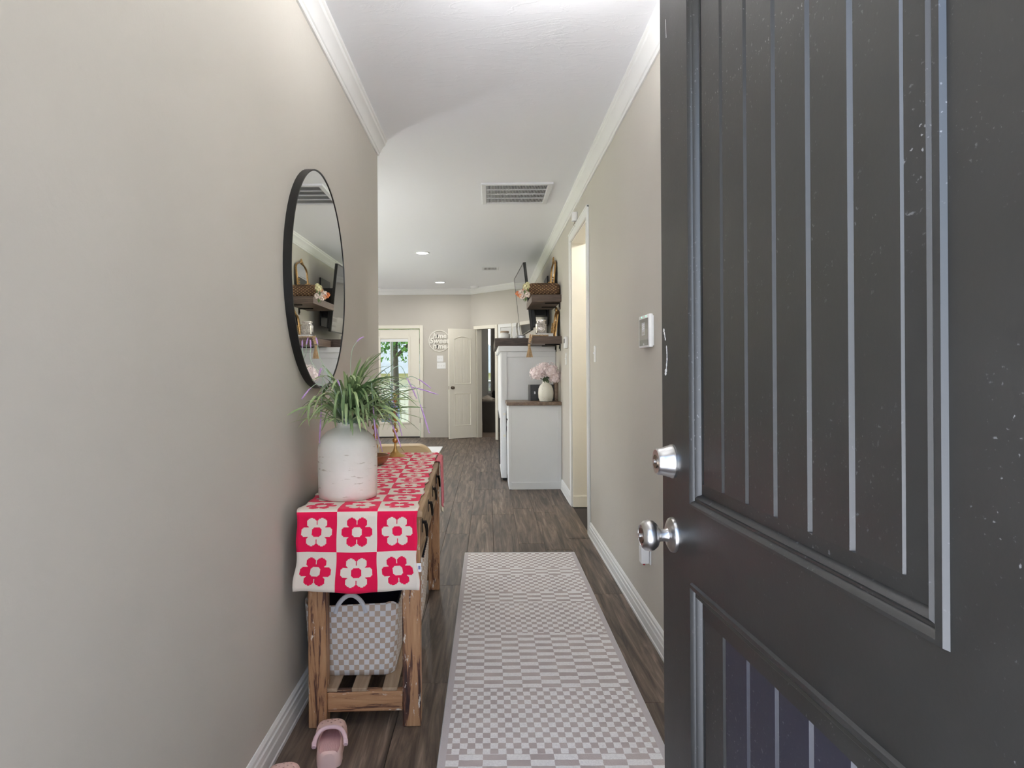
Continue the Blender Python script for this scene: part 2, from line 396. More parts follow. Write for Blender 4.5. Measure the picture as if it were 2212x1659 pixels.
MB().box(-.05, .05, -hw, hw, 0, .05).box(-.05, .05, -hw, hw, 1.75, 1.8).box(-.05, .05, -hw, -hw+.05, .05, 1.75).box(-.05, .05, hw-.05, hw, .05, 1.75).box(-.03, .03, -.72, -.68, .05, 1.75).box(-.03, .03, .68, .72, .05, 1.75).build('window_frame', mTrim, wd)
for i in range(3): MB().box(-.004, .004, [-hw+.05, -.68, .72][i], [-.72, .68, hw-.05][i], .05, 1.75).build('pane', mGlass, wd)
# pantry and bedroom shells
struct('wall_pantry', MB().box(.875, 2.3, 4.6, 4.7, 0, ZC).box(.875, 2.3, 7.0, 7.1, 0, ZC).box(2.2, 2.3, 4.7, 7.0, 0, ZC), M('pantry_paint', S(232, 226, 210), .6), 'warm cream pantry walls behind the right doorway', 'wall')
struct('wall_bedroom', MB().box(-.44, -.317, 12.57, 15.2, 0, ZC).box(-.44, -.02, 15.1, 15.2, 0, ZC).box(-.02, 1.0, 15.1, 15.2, 0, .7).box(-.02, 1.0, 15.1, 15.2, 2.3, ZC).box(1.0, 3.0, 15.1, 15.2, 0, ZC).box(2.9, 3.0, 11.1, 15.1, 0, ZC).box(.88, 2.9, 11.1, 11.2, 0, ZC),
       wallmat('bedroom_paint', S(176, 174, 168)), 'grey bedroom walls beyond the angled doorway', 'wall')
# outside ground
struct('sky_blocker_wall', MB().box(.95, 1.2, -5.5, .279, -.2, 3.0), M('blocker_grey', S(84, 84, 82), .9, bump=.3), 'added unseen grey wall blocking sky light to the right of the front step', 'wall')  # unseen wall, added to keep right-hand sky light off the left wall
struct('ground', MB().box(-14, 14, -30, .279, -.2, -.03), M('porch_concrete', S(198, 202, 208), .8, bump=.2), 'concrete porch in front of the front door', 'ground')
g = MB().add([(-14, 12.6, -.12), (6, 12.6, -.12), (6, 15.3, -.14), (-14, 15.3, -.14), (10, 22, -.9), (-16, 22, -.9), (14, 45, -1.6), (-22, 45, -1.6)],
             [(0, 1, 2, 3), (3, 2, 4, 5), (5, 4, 6, 7)])
struct('ground', MB().box(-30, -5.53, -8, 30, -.25, -.15), M('side_lawn', S(150, 160, 100), .9, var=.2, vs_=3), 'lawn beside the added living room window', 'ground')
struct('ground', g, M('lawn', S(112, 126, 66), .9, var=.2, vs_=3), 'pale lawn behind the garden door', 'ground')

CROWN = [(0, 2.598), (.009, 2.598), (.013, 2.604), (.013, 2.612), (.019, 2.616), (.022, 2.624), (.030, 2.640), (.042, 2.656), (.052, 2.664), (.055, 2.672), (.055, 2.680), (.062, 2.686), (.062, ZC), (0, ZC)]
BASE = [(0, 0), (.017, 0), (.017, .012), (.014, .016), (.014, .052), (.0115, .058), (.0115, .078), (.008, .083), (.008, .096), (.003, .106), (0, .107)]
struct('trim_1', sweep([(XR, YF), (XR, B.y), (A.x, YB), (-5.4, YB)], CROWN), mTrim, 'white crown moulding along right wall, angled wall and far wall', 'crown moulding', ang=20)
struct('trim_2', sweep([(XL, YC), (XL, YF)], CROWN), mTrim, 'white crown moulding above the mirror wall', 'crown moulding', ang=20)
struct('baseboard_left', sweep([(XL, YC), (XL, YF)], BASE), mTrim, 'white stepped baseboard along the mirror wall', 'baseboard', ang=20)
struct('baseboard_right', sweep([(XR, YF), (XR, PY0-.075)], BASE), mTrim, 'white stepped baseboard beside the runner rug', 'baseboard', ang=20)
struct('baseboard_right_far', sweep([(XR, PY1+.075), (XR, 7.02)], BASE), mTrim, 'short white baseboard between doorway and low white cabinet', 'baseboard', ang=20)
# pantry casing and jamb
cs = MB()
for a, b in ((PY0-.075, PY0), (PY1, PY1+.075)): cs.box(XR-.016, XR, a, b, 0, PZ+.075)
cs.box(XR-.016, XR, PY0, PY1, PZ, PZ+.075)
cs.box(XR-.020, XR, PY0-.075, PY1+.075, PZ+.06, PZ+.078)
struct('trim_3', cs, mTrim, 'white casing around the tall doorway in the right wall', 'door casing', bevel=.003)
struct('trim_4', MB().box(XR, XR+.13, PY1-.014, PY1, 0, PZ).box(XR, XR+.13, PY0, PY0+.012, 0, PZ).box(XR, XR+.13, PY0+.012, PY1-.014, PZ-.014, PZ).box(XR+.002, XR+.13, PY1-.024, PY1-.014, 0, .1),
       mCream, 'cream jamb lining the tall doorway in the right wall', 'door jamb', bevel=.002)
# casing on the garden door
cs = MB().box(OX0-.06, OX0, YB-.016, YB, 0, OZ+.06).box(OX1, OX1+.06, YB-.016, YB, 0, OZ+.06).box(OX0, OX1, YB-.016, YB, OZ, OZ+.06)
struct('trim_5', cs, mCream, 'white casing around the glazed garden door', 'door casing', bevel=.004)
cs = MB(); slab(cs, T0-.06, T0, 0, TZ+.06, -.016, 0); slab(cs, T1, T1+.06, 0, TZ+.06, -.016, 0); slab(cs, T0, T1, TZ, TZ+.06, -.016, 0)
slab(cs, T0, T0+.012, 0, TZ, 0, .12); slab(cs, T1-.012, T1, 0, TZ, 0, .12)
struct('trim_6', cs, mCream, 'white casing around the doorway in the angled wall', 'door casing', bevel=.003)

# ------------------------------------------------------------------ front door (open, exterior face towards the hall)
fd = thing('door_1', 'dark charcoal front door with vertical plank panels, standing open on the right', 'door', (.338, 1.332, 0), math.atan2(-.998, .0626), None, 'structure')
DW, DT = .914, .044
PANELS = [(.159, .757, 1.003, 1.925), (.159, .757, .22, .867)]
m = MB()
m.box(0, DW, .012, DT, .012, 2.04)
zs = [.012, .22, .867, 1.003, 1.925, 2.04]
m.box(0, .159, 0, .012, .012, 2.04); m.box(.757, DW, 0, .012, .012, 2.04)
m.box(.159, .757, 0, .012, .012, .22); m.box(.159, .757, 0, .012, .867, 1.003); m.box(.159, .757, 0, .012, 1.925, 2.04)
m.build('slab', mDoor, fd)
PROF = [(-.003, 0), (-.001, -.005), (.004, -.0065), (.008, -.003), (.010, .001), (.013, .0015), (.016, -.001), (.019, .002), (.022, .009), (.043, .003), (.043, .011)]
pk = None
for (u0, u1, z0, z1) in PANELS:
    R = [[(u0+s_*.041/.043, d, z0+s_), (u1-s_*.055/.043, d, z0+s_), (u1-s_*.055/.043, d, z1-s_), (u0+s_*.041/.043, d, z1-s_)] for s_, d in PROF]
    MB().loft(R, True, False, False).build('panel_moulding', mDoor, fd, ang=25)
    n = 6; wq = (u1-u0-.096)/n; h0, h1 = z0+.043, z1-.043
    def plank(mat):
        c = .0055
        poly = [(-wq/2, .0115), (-wq/2, .003+c), (-wq/2+c, .003), (wq/2-c, .003), (wq/2, .003+c), (wq/2, .0115)]
        return MB().prism(poly, h0, h1).mesh('plank', mat, ang=20)
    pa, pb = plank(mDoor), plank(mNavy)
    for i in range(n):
        nav = z0 < .5 and 0 < i < 5  # middle planks of the lower panel are coloured navy
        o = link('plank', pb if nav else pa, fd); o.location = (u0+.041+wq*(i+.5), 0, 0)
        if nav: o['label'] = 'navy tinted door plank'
# knob (u=.061, z=.929) and deadbolt (z=1.063); they point along -Y
def yl(prof, c, n=32): return MB().lathe([(r, -z) for r, z in prof], c, n, 'y')
kb = yl([(.0325, 0), (.0325, .002), (.031, .006), (.024, .010), (.013, .012), (.0115, .016), (.0115, .026), (.014, .029), (.022, .033), (.0275, .040), (.029, .047), (.027, .055), (.022, .060), (.020, .0615), (.0195, .060), (0.0001, .060)], (.061, 0, .929)).build('knob', mNickel, fd)
yl([(.014, .060), (.014, .0625), (.0001, .063)], (.061, 0, .929)).build('key_cylinder', mNickelD, kb)
MB().lathe([(.0045, -.0665), (.0045, -.060), (.0001, -.060)], (.061, 0, .929), 12, 'y').build('keyway', mNickel, kb)
db = yl([(.0315, 0), (.0315, .004), (.030, .006), (.0255, .022), (.0245, .030), (.022, .033), (.0195, .0325), (.0001, .0325)], (.061, 0, 1.066)).build('deadbolt', mNickel, fd)
yl([(.0125, .0325), (.0125, .0345), (.0001, .035)], (.061, 0, 1.066)).build('key_cylinder', mNickelD, db)
MB().lathe([(.004, -.0375), (.004, -.0325), (.0001, -.0325)], (.061, 0, 1.066), 12, 'y').build('keyway', mNickel, db)
MB().box(-.0015, 0, .010, .034, .90, .957).box(-.0015, 0, .010, .034, 1.037, 1.095).build('latch_plate', mNickel, fd)
# chipped paint marks beside the latch edge
mChip = M('bare_chip', S(226, 224, 220), .7)
r = random.Random(5); mk = MB()
for i in range(16):
    f = i/15; z = 1.312-.083*f; u = .012+.018*math.sin(f*2.6)
    if 3 < i < 6: continue
    wv = .0013+.002*abs(math.sin(i*1.7)) + (.003 if i in (0, 14, 15) else 0)
    k = 7; ring = [(u+wv*math.cos(2*PI*j/k)*r.uniform(.7, 1.2), z+.0035*math.sin(2*PI*j/k)*r.uniform(.7, 1.2)) for j in range(k)]
    mk.prism(ring, -.0004, 0.0003, 'y')
for i in range(9):
    mk.prism([(.035+.001*i*.3+q[0], 1.90-.004*i+q[1]) for q in ((-.0006, -.002), (.0006, -.002), (.0004, .002), (-.0004, .002))], -.0004, .0003, 'y')
mk.build('paint_chip', mChip, fd)['label'] = 'white chipped paint marks'
MB().tube([(DW+.004, .004, .2+0), (DW+.004, .004, .3)], .006).tube([(DW+.004, .004, .97), (DW+.004, .004, 1.07)], .006).tube([(DW+.004, .004, 1.75), (DW+.004, .004, 1.85)], .006).build('hinge', mNickel, fd)

# ------------------------------------------------------------------ garden door
gd = thing('door_2', 'white garden door with tall glass pane in far wall', 'door', ((OX0+OX1)/2, YB+.02, .012), 0, None, 'structure')
hw = (OX1-OX0)/2-.012; gx = .262
MB().box(-hw, -gx, 0, .044, 0, 1.96).box(gx, hw, 0, .044, 0, 1.96).box(-gx, gx, 0, .044, 0, .26).box(-gx, gx, 0, .044, 1.80, 1.96).build('slab', mCream, gd, bevel=.002)
fr_ = MB()
R = [[(-gx+s_, d, .26+s_), (gx-s_, d, .26+s_), (gx-s_, d, 1.80-s_), (-gx+s_, d, 1.80-s_)] for s_, d in ((-.03, 0), (-.03, -.008), (-.022, -.012), (.0, -.012), (.012, -.004), (.012, .02))]
MB().loft(R, True, False, False).build('glazing_frame', mCream, gd)
MB().box(-gx, gx, .02, .026, .26, 1.80).build('pane', mGlass, gd)
MB().box(-gx+.012, gx-.012, .004, .018, 1.735, 1.788).build('blind_headrail', mWhite, gd)
for z in (.25, .95, 1.7): MB().tube([(hw+.006, -.004, z), (hw+.006, -.004, z+.09)], .006).build('hinge', mNickelD, gd)
MB().box(-hw, hw, -.03, .0, -.012, .006).build('threshold', mBlack, gd)
# ------------------------------------------------------------------ white interior door on the angled doorway
hp = A+E*(T0+.005)-NO*.02
d3 = thing('door_3', 'white two-panel interior door with arched top panel, standing ajar at the angled doorway', 'door', (hp.x, hp.y, .012), math.atan2(12.04-hp.y, -.70-hp.x), None, 'structure')
# local x from hinge to latch, visible face towards camera
LW = math.hypot(12.04-hp.y, -.70-hp.x)
sgn = 1                                       # camera is on the +y local side (checked below)
P2 = [(.10, LW-.10, .22, .80, 0), (.10, LW-.10, .96, 1.80, .03)]
m = MB().box(0, LW, -.035, -.004, 0, 1.945)
m.box(0, .10, -.004, 0, 0, 1.945).box(LW-.10, LW, -.004, 0, 0, 1.945).box(.10, LW-.10, -.004, 0, 0, .22).box(.10, LW-.10, -.004, 0, .80, .96)
arch = [(.10, 1.945), (.10, 1.77)]+[(.10+(LW-.2)*i/10, 1.77+.045*math.sin(PI*i/10)) for i in range(11)]+[(LW-.10, 1.945)]
m.prism(arch, -.004, 0, 'y')
m.build('slab', mCream, d3)
for z0, z1, ar in ((.22, .80, 0), (.96, 1.77, .045)):
    def ring(s_, d):
        x0, x1 = .10+s_, LW-.10-s_
        return [(x0, d, z0+s_)]+[(x1, d, z0+s_)]+[(x1+(x0-x1)*i/8, d, z1-s_+ar*math.sin(PI*i/8)) for i in range(9)]
    MB().loft([ring(0, 0), ring(.004, .004), ring(.010, .003), ring(.016, -.0035), ring(.022, -.0035)], True, False, False).build('panel_moulding', mCream, d3)
    n = 6; w_ = (LW-.2-.05)/n
    for i in range(n):
        xa = .125+w_*i; zt = z1-.024+ar*math.sin(PI*(i+.5)/n)*.9
        MB().box(xa+.0015, xa+w_-.0015, -.004, -.001, z0+.024, zt).build('plank', mCream, d3, bevel=.001)
kx = LW-.06
nb = MB().lathe([(.03, 0), (.03, .004), (.012, .008), (.011, .03), (.024, .038), (.028, .048), (.022, .058), (.0001, .06)], (kx, 0, .90), 20, 'y').build('knob', mNickelD, d3)
MB().box(LW, LW+.0015, -.026, -.008, .87, .93).build('latch_plate', mNickelD, d3)

# right leaf of the angled passage, seen over the mantel
p0, p1 = .80, 1.28
d4 = thing('door_4', 'closed plain white door with head casing on the angled wall behind the television', 'door', (0, 0, 0), 0, None, 'structure')
cs = MB(); slab(cs, p0-.06, p0, 0, TZ+.06, -.018, -.001); slab(cs, p1, p1+.06, 0, TZ+.06, -.018, -.001); slab(cs, p0, p1, TZ, TZ+.06, -.018, -.001); cs.build('casing', mTrim, d4, bevel=.002)
s_ = MB(); slab(s_, p0+.002, p1-.002, .012, TZ-.003, -.010, -.001); s_.build('slab', M('door_grey_white', S(206, 206, 206), .45), d4)  # slab in a slightly greyer white than its casing

# ------------------------------------------------------------------ ceiling fixtures
def recessed(x, y, label, watts):
    t = thing('recessed_light', label, 'ceiling light', (x, y, ZC), 0, 'recessed ceiling lights')
    MB().lathe([(.098, 0), (.096, -.005), (.082, -.009), (.074, -.006), (.072, 0)], n=32).build('trim_ring', mMetalW, t)
    MB().lathe([(.073, -.003), (.045, -.0065), (.0001, -.007)], n=24).build('lens', mLamp, t)
    ld = bpy.data.lights.new('recessed_lamp', 'AREA'); ld.shape = 'DISK'; ld.size = .13; ld.energy = watts*LAMP; ld.color = (1, .985, .96); ld.spread = math.radians(170)
    lo = link('lamp', ld, t); lo.location = (0, 0, -.012)
recessed(-.826, 8.55, 'nearer of the two lit recessed lights in the ceiling', 9)
recessed(-.81, 11.45, 'farther lit recessed light close to the far crown moulding', 6)
for i, (x, y) in enumerate(((-3.4, 5.9), (-3.4, 8.55), (-3.4, 11.45), (-.82, 5.65))):  # unseen living room downlights, added for more light indoors
    if i < 3: recessed(x, y, ['added unseen recessed light nearest the living room corner', 'added unseen middle recessed light over the living room', 'added unseen far recessed light over the living room'][i], 8)
# semi-flush foyer light just above the top of the frame
t = thing('foyer_light', 'semi-flush white glass bowl light on the ceiling above the foyer', 'ceiling light', (.22, 2.22, ZC))
MB().lathe([(.065, 0), (.065, -.018), (.012, -.025), (.012, -.07), (.0001, -.07)], n=24).build('canopy', mNickel, t)
MB().lathe([(.165, -.13), (.16, -.15), (.13, -.18), (.08, -.20), (.0001, -.205)], n=32).build('glass_bowl', emis('warm_dome', (1, .95, .88, 1), 2.0), t)
for k in range(3):
    a = 2*PI*k/3; MB().tube([(0, 0, -.03), (.09*math.cos(a), 0+.09*math.sin(a), -.10), (.163*math.cos(a), .163*math.sin(a), -.135)], .004, 6).build('arm', mNickel, t)
ld = bpy.data.lights.new('foyer_lamp', 'POINT'); ld.energy = 38*LAMP; ld.color = (.985, .985, 1); ld.shadow_soft_size = .09
lo = link('lamp', ld, t); lo.location = (0, 0, -.13)
# unseen uplighters added to brighten the hall: one round the mirror wall corner, one behind the open door, one in the living room
def fill_uplighter(x, y, label, watts, h=1.78):
    t = thing('fill_uplighter_lamp', label, 'added fill lamp', (x, y, 0))
    MB().lathe([(.13, 0), (.13, .015), (.03, .03), (.0001, .03)], n=28).build('base', mNickel, t)
    MB().lathe([(.011, .03), (.011, h-.09)], n=12).build('pole', mNickel, t)
    MB().lathe([(.02, h-.10), (.07, h-.07), (.12, h-.02), (.14, h+.01), (.136, h+.012), (.115, h-.015), (.065, h-.06), (.0001, h-.085)], n=28).build('bowl_shade', mWhite, t)
    MB().ball((0, 0, h-.035), .03, 14, 8).build('bulb', emis('fill_bulb_glow', (1, .95, .86, 1), 8) if 'fill_bulb_glow' not in bpy.data.materials else bpy.data.materials['fill_bulb_glow'], t)
    ld = bpy.data.lights.new('fill_uplighter_bulb', 'POINT'); ld.energy = watts*LAMP; ld.color = (.93, .965, 1); ld.shadow_soft_size = .06
    link('lamp', ld, t).location = (0, 0, h+.06)
fill_uplighter(-2.05, 5.7, 'added unseen fill uplighter around the corner of the mirror wall', 19)
fill_uplighter(.585, .80, 'added unseen fill uplighter behind the open front door', 30)
fill_uplighter(-3.6, 11.6, 'added unseen fill uplighter in the living room', 8)
# return air grille
gx0, gx1, gy0, gy1 = -.05, .516, 5.35, 6.0
t = thing('return_air_grille', 'large white louvred return air grille in the hall ceiling', 'air vent', ((gx0+gx1)/2, (gy0+gy1)/2, ZC))
a, b = (gx1-gx0)/2, (gy1-gy0)/2
R = [[(-a+s_, -b+s_, z), (a-s_, -b+s_, z), (a-s_, b-s_, z), (-a+s_, b-s_, z)] for s_, z in ((0, 0), (0, -.012), (.004, -.016), (.036, -.016), (.04, -.010), (.04, 0))]
MB().loft(R, True, False, False).build('frame', mMetalW, t, ang=25)
MB().box(-a+.04, a-.04, -b+.04, b-.04, -.002, 0).build('dark_duct', M('duct_grey', S(112, 112, 114), .8), t)
nl = 40; pw = (2*a-.08)/nl
for k in range(4):
    y0 = -b+.045+k*(2*b-.09)/4; y1 = y0+(2*b-.09)/4-.014
    me = MB().add([(-.004, y0, -.015), (-.003, y0, -.015), (.005, y0, -.004), (.004, y0, -.004), (-.004, y1, -.015), (-.003, y1, -.015), (.005, y1, -.004), (.004, y1, -.004)],
                  [(0, 1, 2, 3), (4, 7, 6, 5), (0, 4, 5, 1), (1, 5, 6, 2), (2, 6, 7, 3), (3, 7, 4, 0)]).mesh('louvre', mMetalW)
    for i in range(nl):
        o = link('louvre', me, t); o.location = (-a+.04+pw*(i+.5), 0, 0)
    if k: MB().box(-a+.04, a-.04, y0-.014, y0, -.013, -.004).build('crossbar', mMetalW, t)
t = thing('ceiling_register', 'small white supply vent near the far end of the ceiling', 'air vent', (.03, 9.9, ZC))
MB().loft([[(-.125+s_, -.16+s_, z), (.125-s_, -.16+s_, z), (.125-s_, .16-s_, z), (-.125+s_, .16-s_, z)] for s_, z in ((0, 0), (.004, -.008), (.03, -.010), (.034, 0))], True, False, False).build('frame', mMetalW, t)
MB().box(-.09, .09, -.125, .125, -.002, 0).build('dark_duct', mBlackP, t)
me = MB().box(-.003, .003, -.125, .125, -.009, -.002).mesh('louvre', mMetalW)
for i in range(9): link('louvre', me, t).location = (-.08+.02*i, 0, 0)
t = thing('smoke_detector', 'round white smoke detector on the ceiling by the far corner', 'smoke detector', (-.245, 12.05, ZC))
MB().lathe([(.07, 0), (.07, -.02), (.06, -.035), (.03, -.042), (.0001, -.042)], n=28).build('housing', mWhite, t)
MB().lathe([(.012, -.042), (.011, -.046), (.0001, -.046)], n=12).build('test_button', mMetalW, t)
t = thing('ceiling_fan', 'white ceiling fan, only its blade tips showing past the mirror wall corner', 'ceiling fan', (-2.17, 10.45, 2.45))
MB().lathe([(.06, .25), (.055, .21), (.012, .19), (.012, .06), (.09, .05), (.10, -.02), (.07, -.06), (.0001, -.07)], n=24).build('motor', mWhite, t)
for k in range(4):
    m = MB().prism([(.1, -.04), (.3, -.065), (.62, -.07), (.66, -.05), (.66, .05), (.62, .07), (.3, .065), (.1, .04)], -.004, .004)
    m.xf(Matrix.Rotation(math.radians(-35+90*k), 4, 'Z') @ Matrix.Rotation(math.radians(10), 4, 'X')).build('blade', mWhite, t)

# ------------------------------------------------------------------ right wall fittings
t = thing('alarm_panel', 'white alarm keypad with grey touch screen beside the front door', 'alarm panel', (XR, 3.175, 1.41))
MB().box(-.024, -.004, -.105, .105, -.076, .076).build('housing', mWhite, t, bevel=.007, seg=2)
MB().box(-.004, 0, -.095, .095, -.068, .068).build('backplate', mWhite, t)
sc_ = MB().box(-.0255, -.024, -.088, .082, -.040, .058).build('screen', NT('grey_screen').set(col=S(96, 94, 92), rough=.08, spec=.6).m, t)
MB().box(-.026, -.0255, -.030, .030, -.018, .040).build('display_page', emis('display', S(150, 148, 150), .25), sc_)
for (y, z) in ((-.012, -.008), (.012, -.008)): MB().box(-.0264, -.026, y-.008, y+.008, z-.006, z+.006).build('key_icon', mNickelD, sc_)
for i in range(3): MB().box(-.0264, -.026, -.02, .02, .028-.009*i, .031-.009*i).build('text_line', M('pale_text', S(240, 240, 240), .5) if i == 0 else bpy.data.materials['pale_text'], sc_)
MB().box(-.0255, -.024, -.088, .082, -.066, -.040).build('button_bar', M('charcoal_bar', S(58, 58, 60), .2), t)
MB().box(-.026, -.0255, -.012, .006, -.066, -.056).build('home_button', mWhite, t)
for y in (-.05, .04): MB().lathe([(.003, -.0252), (.003, -.024)], (0, y, .067), 10, 'x').build('status_light', emis('green_led', (.2, .9, .45, 1), 1.2) if y < 0 else bpy.data.materials['green_led'], t)
def toggle_plate(name, loc, rz, n, w, label):
    t = thing(name, label, 'light switch', loc, rz)
    MB().box(-w/2, w/2, -.006, 0, -.0575, .0575).build('plate', mWhite, t, bevel=.0025)
    for i in range(n):
        x = (i-(n-1)/2)*.046
        MB().add([(x-.005, -.006, -.008), (x+.005, -.006, -.008), (x+.005, -.006, .012), (x-.005, -.006, .012), (x-.004, -.016, .004), (x+.004, -.016, .004), (x+.004, -.014, .012), (x-.004, -.014, .012)],
                 [(0, 1, 5, 4), (1, 2, 6, 5), (2, 3, 7, 6), (3, 0, 4, 7), (4, 5, 6, 7), (0, 3, 2, 1)]).build('toggle', mWhite, t)
    for z in (-.03, .03):
        for i in range(n): MB().lathe([(.003, -.007), (.003, -.006)], ((i-(n-1)/2)*.046, 0, z), 8, 'y').build('screw', mMetalW, t)
R90 = -PI/2    # local -Y faces -X
toggle_plate('light_switch', (XR, 4.77, 1.34), R90, 1, .072, 'single white switch on the right wall between keypad and doorway')
toggle_plate('light_switch', (XR, 6.56, 1.33), R90, 1, .072, 'single white switch under the thermostat past the doorway')
toggle_plate('light_switch', (-.886, YB, 1.432), 0, 2, .118, 'double white switch plate on the far wall, right below the round sign')
toggle_plate('light_switch', (-.865, YB, 1.306), 0, 3, .162, 'triple white switch plate on the far wall, lower one')
t = thing('thermostat', 'white thermostat on the right wall just past the doorway', 'thermostat', (XR, 6.46, 1.485))
MB().box(-.03, 0, -.06, .06, -.055, .055).build('housing', mWhite, t, bevel=.005, seg=2)
MB().box(-.0308, -.03, -.035, .035, -.005, .035).build('display', mBlackP, t)
t = thing('motion_sensor', 'small white sensor on the wall above the tall doorway', 'sensor', (XR, 5.69, 2.50))
MB().box(-.045, 0, -.028, .028, -.035, .04).build('housing', mWhite, t, bevel=.008, seg=2)
MB().tube([(-.02, -.005, -.035), (-.025, -.012, -.055), (-.014, -.02, -.066), (-.002, -.012, -.06)], .0015, 6).tube([(-.02, .01, -.035), (-.03, .016, -.06), (-.016, .02, -.075), (-.002, .012, -.05)], .0015, 6).build('wire', mNickelD, t)
t = thing('plug_in_freshener', 'white plug-in device on a wall outlet low on the right wall behind the door knob', 'plug-in', (XR, 3.19, .385))
MB().box(-.006, 0, -.035, .035, -.0575, .0575).build('outlet_plate', mWhite, t, bevel=.002)
MB().box(-.045, -.006, -.026, .026, -.055, .025).build('housing', mWhite, t, bevel=.008, seg=2)
MB().lathe([(.005, -.062), (.006, -.054)], (-.028, -.01, 0), 10).build('red_tip', M('red_plastic', S(170, 40, 50), .4), t)

# ------------------------------------------------------------------ far wall sign
t = thing('round_sign', 'round pale cut-out sign reading home Sweet home with two black paw prints', 'wall sign', (-.897, YB, 1.757))
mSign = M('sign_white', S(238, 235, 226), .5, var=.02)
def yring(ro, ri, y0, y1, n=48):
    def c(r, y): return [(r*math.cos(2*PI*i/n), y, r*math.sin(2*PI*i/n)) for i in range(n)]
    m = MB(); m.loft([c(ro, y0), c(ro, y1), c(ri, y1), c(ri, y0), c(ro, y0)], True, False, False); return m
yring(.197, .184, -.012, 0).build('ring', mSign, t)
TM = Matrix.Rotation(PI/2, 4, 'X')
for txt, x, z, sz, sh in (('h', -.082, .092, .135, .12), ('me', .048, .088, .125, .12), ('Sweet', -.006, 0, .142, .22), ('h', -.088, -.096, .135, .12), ('me', .048, -.100, .125, .12)):
    tm = text_mesh(txt, sz, .012, sh, .0045); tm.xf(TM); tm.xf(Matrix.Translation((x, -.014, z))); tm.build('lettering', mSign, t)
MB().box(-.190, -.13, -.010, -.004, -.006, .004).box(.13, .190, -.010, -.004, -.006, .004).build('bridge', mSign, t)
for z in (.092, -.096):
    yring(.036, .031, -.016, -.006, 24).xf(Matrix.Translation((-.025, 0, z-.004))).build('paw_ring', mSign, t)
    pw_ = MB().lathe([(.0001, -.016), (.017, -.016), (.017, -.006), (.0001, -.006)], (-.025, 0, z-.014), 16, 'y')
    for dx, dz in ((-.022, .004), (-.008, .016), (.008, .016), (.022, .004)): pw_.lathe([(.0001, -.016), (.008, -.016), (.008, -.006), (.0001, -.006)], (-.025+dx, 0, z+dz), 10, 'y')
    pw_.build('paw_print', mBlackP, t)

# ------------------------------------------------------------------ low cabinet and fireplace on the right
t = thing('low_cabinet', 'low white base cabinet with a brown wood top standing on the right wall', 'cabinet', (.745, 7.02, 0))
MB().box(-.525, -.003, .004, .54, .0, .862).build('body', mCab, t)
MB().box(-.545, -.525, 0, .54, 0, .862).build('face_frame', mCab, t, bevel=.002)
MB().box(-.525, -.003, -.003, .004, .0, .862).build('end_panel', mCab, t)
MB().box(-.52, -.012, -.010, -.003, 0, .075).box(-.545, -.515, -.006, -.003, .075, .862).box(-.04, -.003, -.006, -.003, .075, .862).build('end_trim', mCab, t, bevel=.002)
for i in range(2):
    d = MB().box(-.549, -.545, .02+.26*i, .265+.26*i, .08, .84).build('cabinet_door', mCab, t, bevel=.003)
    MB().lathe([(.006, -.562), (.009, -.560), (.008, -.554), (.005, -.549)], (0, .235+.07*i, .70), 12, 'x').build('knob', mBlack, d)
MB().box(-.565, -.001, -.03, .545, .863, .895).build('countertop', mCounter, t, bevel=.003)
t = thing('fireplace', 'tall white fireplace surround with a dark wood mantel and black firebox', 'fireplace', (.745, 7.58, 0))
FX = -.615; FL = 2.37
MB().box(FX+.012, -.003, .004, FL, .03, 1.43).build('surround', mCab, t)
MB().box(FX+.02, -.003, .02, FL-.02, 0, .03).build('toe_kick_shadow', mBlackP, t)  # recessed kick, coloured black as the shadow strip under the surround
MB().box(FX+.01, FX+.07, -.008, .004, .03, 1.43).box(FX+.07, -.003, -.008, .004, 1.37, 1.43).build('end_frame', mCab, t, bevel=.002)
MB().box(FX, FX+.012, 0, .55, .03, 1.43).box(FX, FX+.012, FL-.3, FL, .03, 1.43).box(FX, FX+.012, .55, FL-.3, .66, 1.43).box(FX, FX+.012, .55, FL-.3, .03, .10).build('front_frame', mCab, t, bevel=.002)
MB().box(FX-.028, -.003, -.028, FL+.02, 1.43, 1.492).build('cornice', mCab, t, bevel=.006)
MB().box(FX-.06, -.306, .16, FL+.06, 1.493, 1.588).box(-.3055, -.003, .16, FL+.06, 1.493, 1.588).build('mantel_beam', mShelfY, t, bevel=.004)
fb = MB().box(FX-.004, FX+.010, .56, FL-.31, .105, .655).build('firebox_glass', NT('black_glass').set(col=S(10, 10, 11), rough=.1).m, t)
MB().box(FX-.01, FX-.004, .56, FL-.31, .640, .655).box(FX-.01, FX-.004, .56, FL-.31, .105, .115).box(FX-.01, FX-.004, .56, .57, .115, .64).build('firebox_trim', mBlack, fb)
cv = MB().box(FX+.025, FX+.054, -.022, -.008, .47, .77).build('cord_cover', mCab, t, bevel=.002)
for z in (.50, .74): MB().box(FX+.028, FX+.051, -.0235, -.022, z-.012, z+.012).build('clip', mCream, cv)
tag(MB().tube([(.199, 7.567, .78), (.197, 7.566, .70), (.193, 7.567, .66), (.197, 7.566, .62), (.192, 7.567, .58), (.197, 7.567, .52), (.195, 7.567, .003)], .0035, 6).build('power_cord', mBlackP), 'black power cord hanging beside the low white cabinet', 'cord')

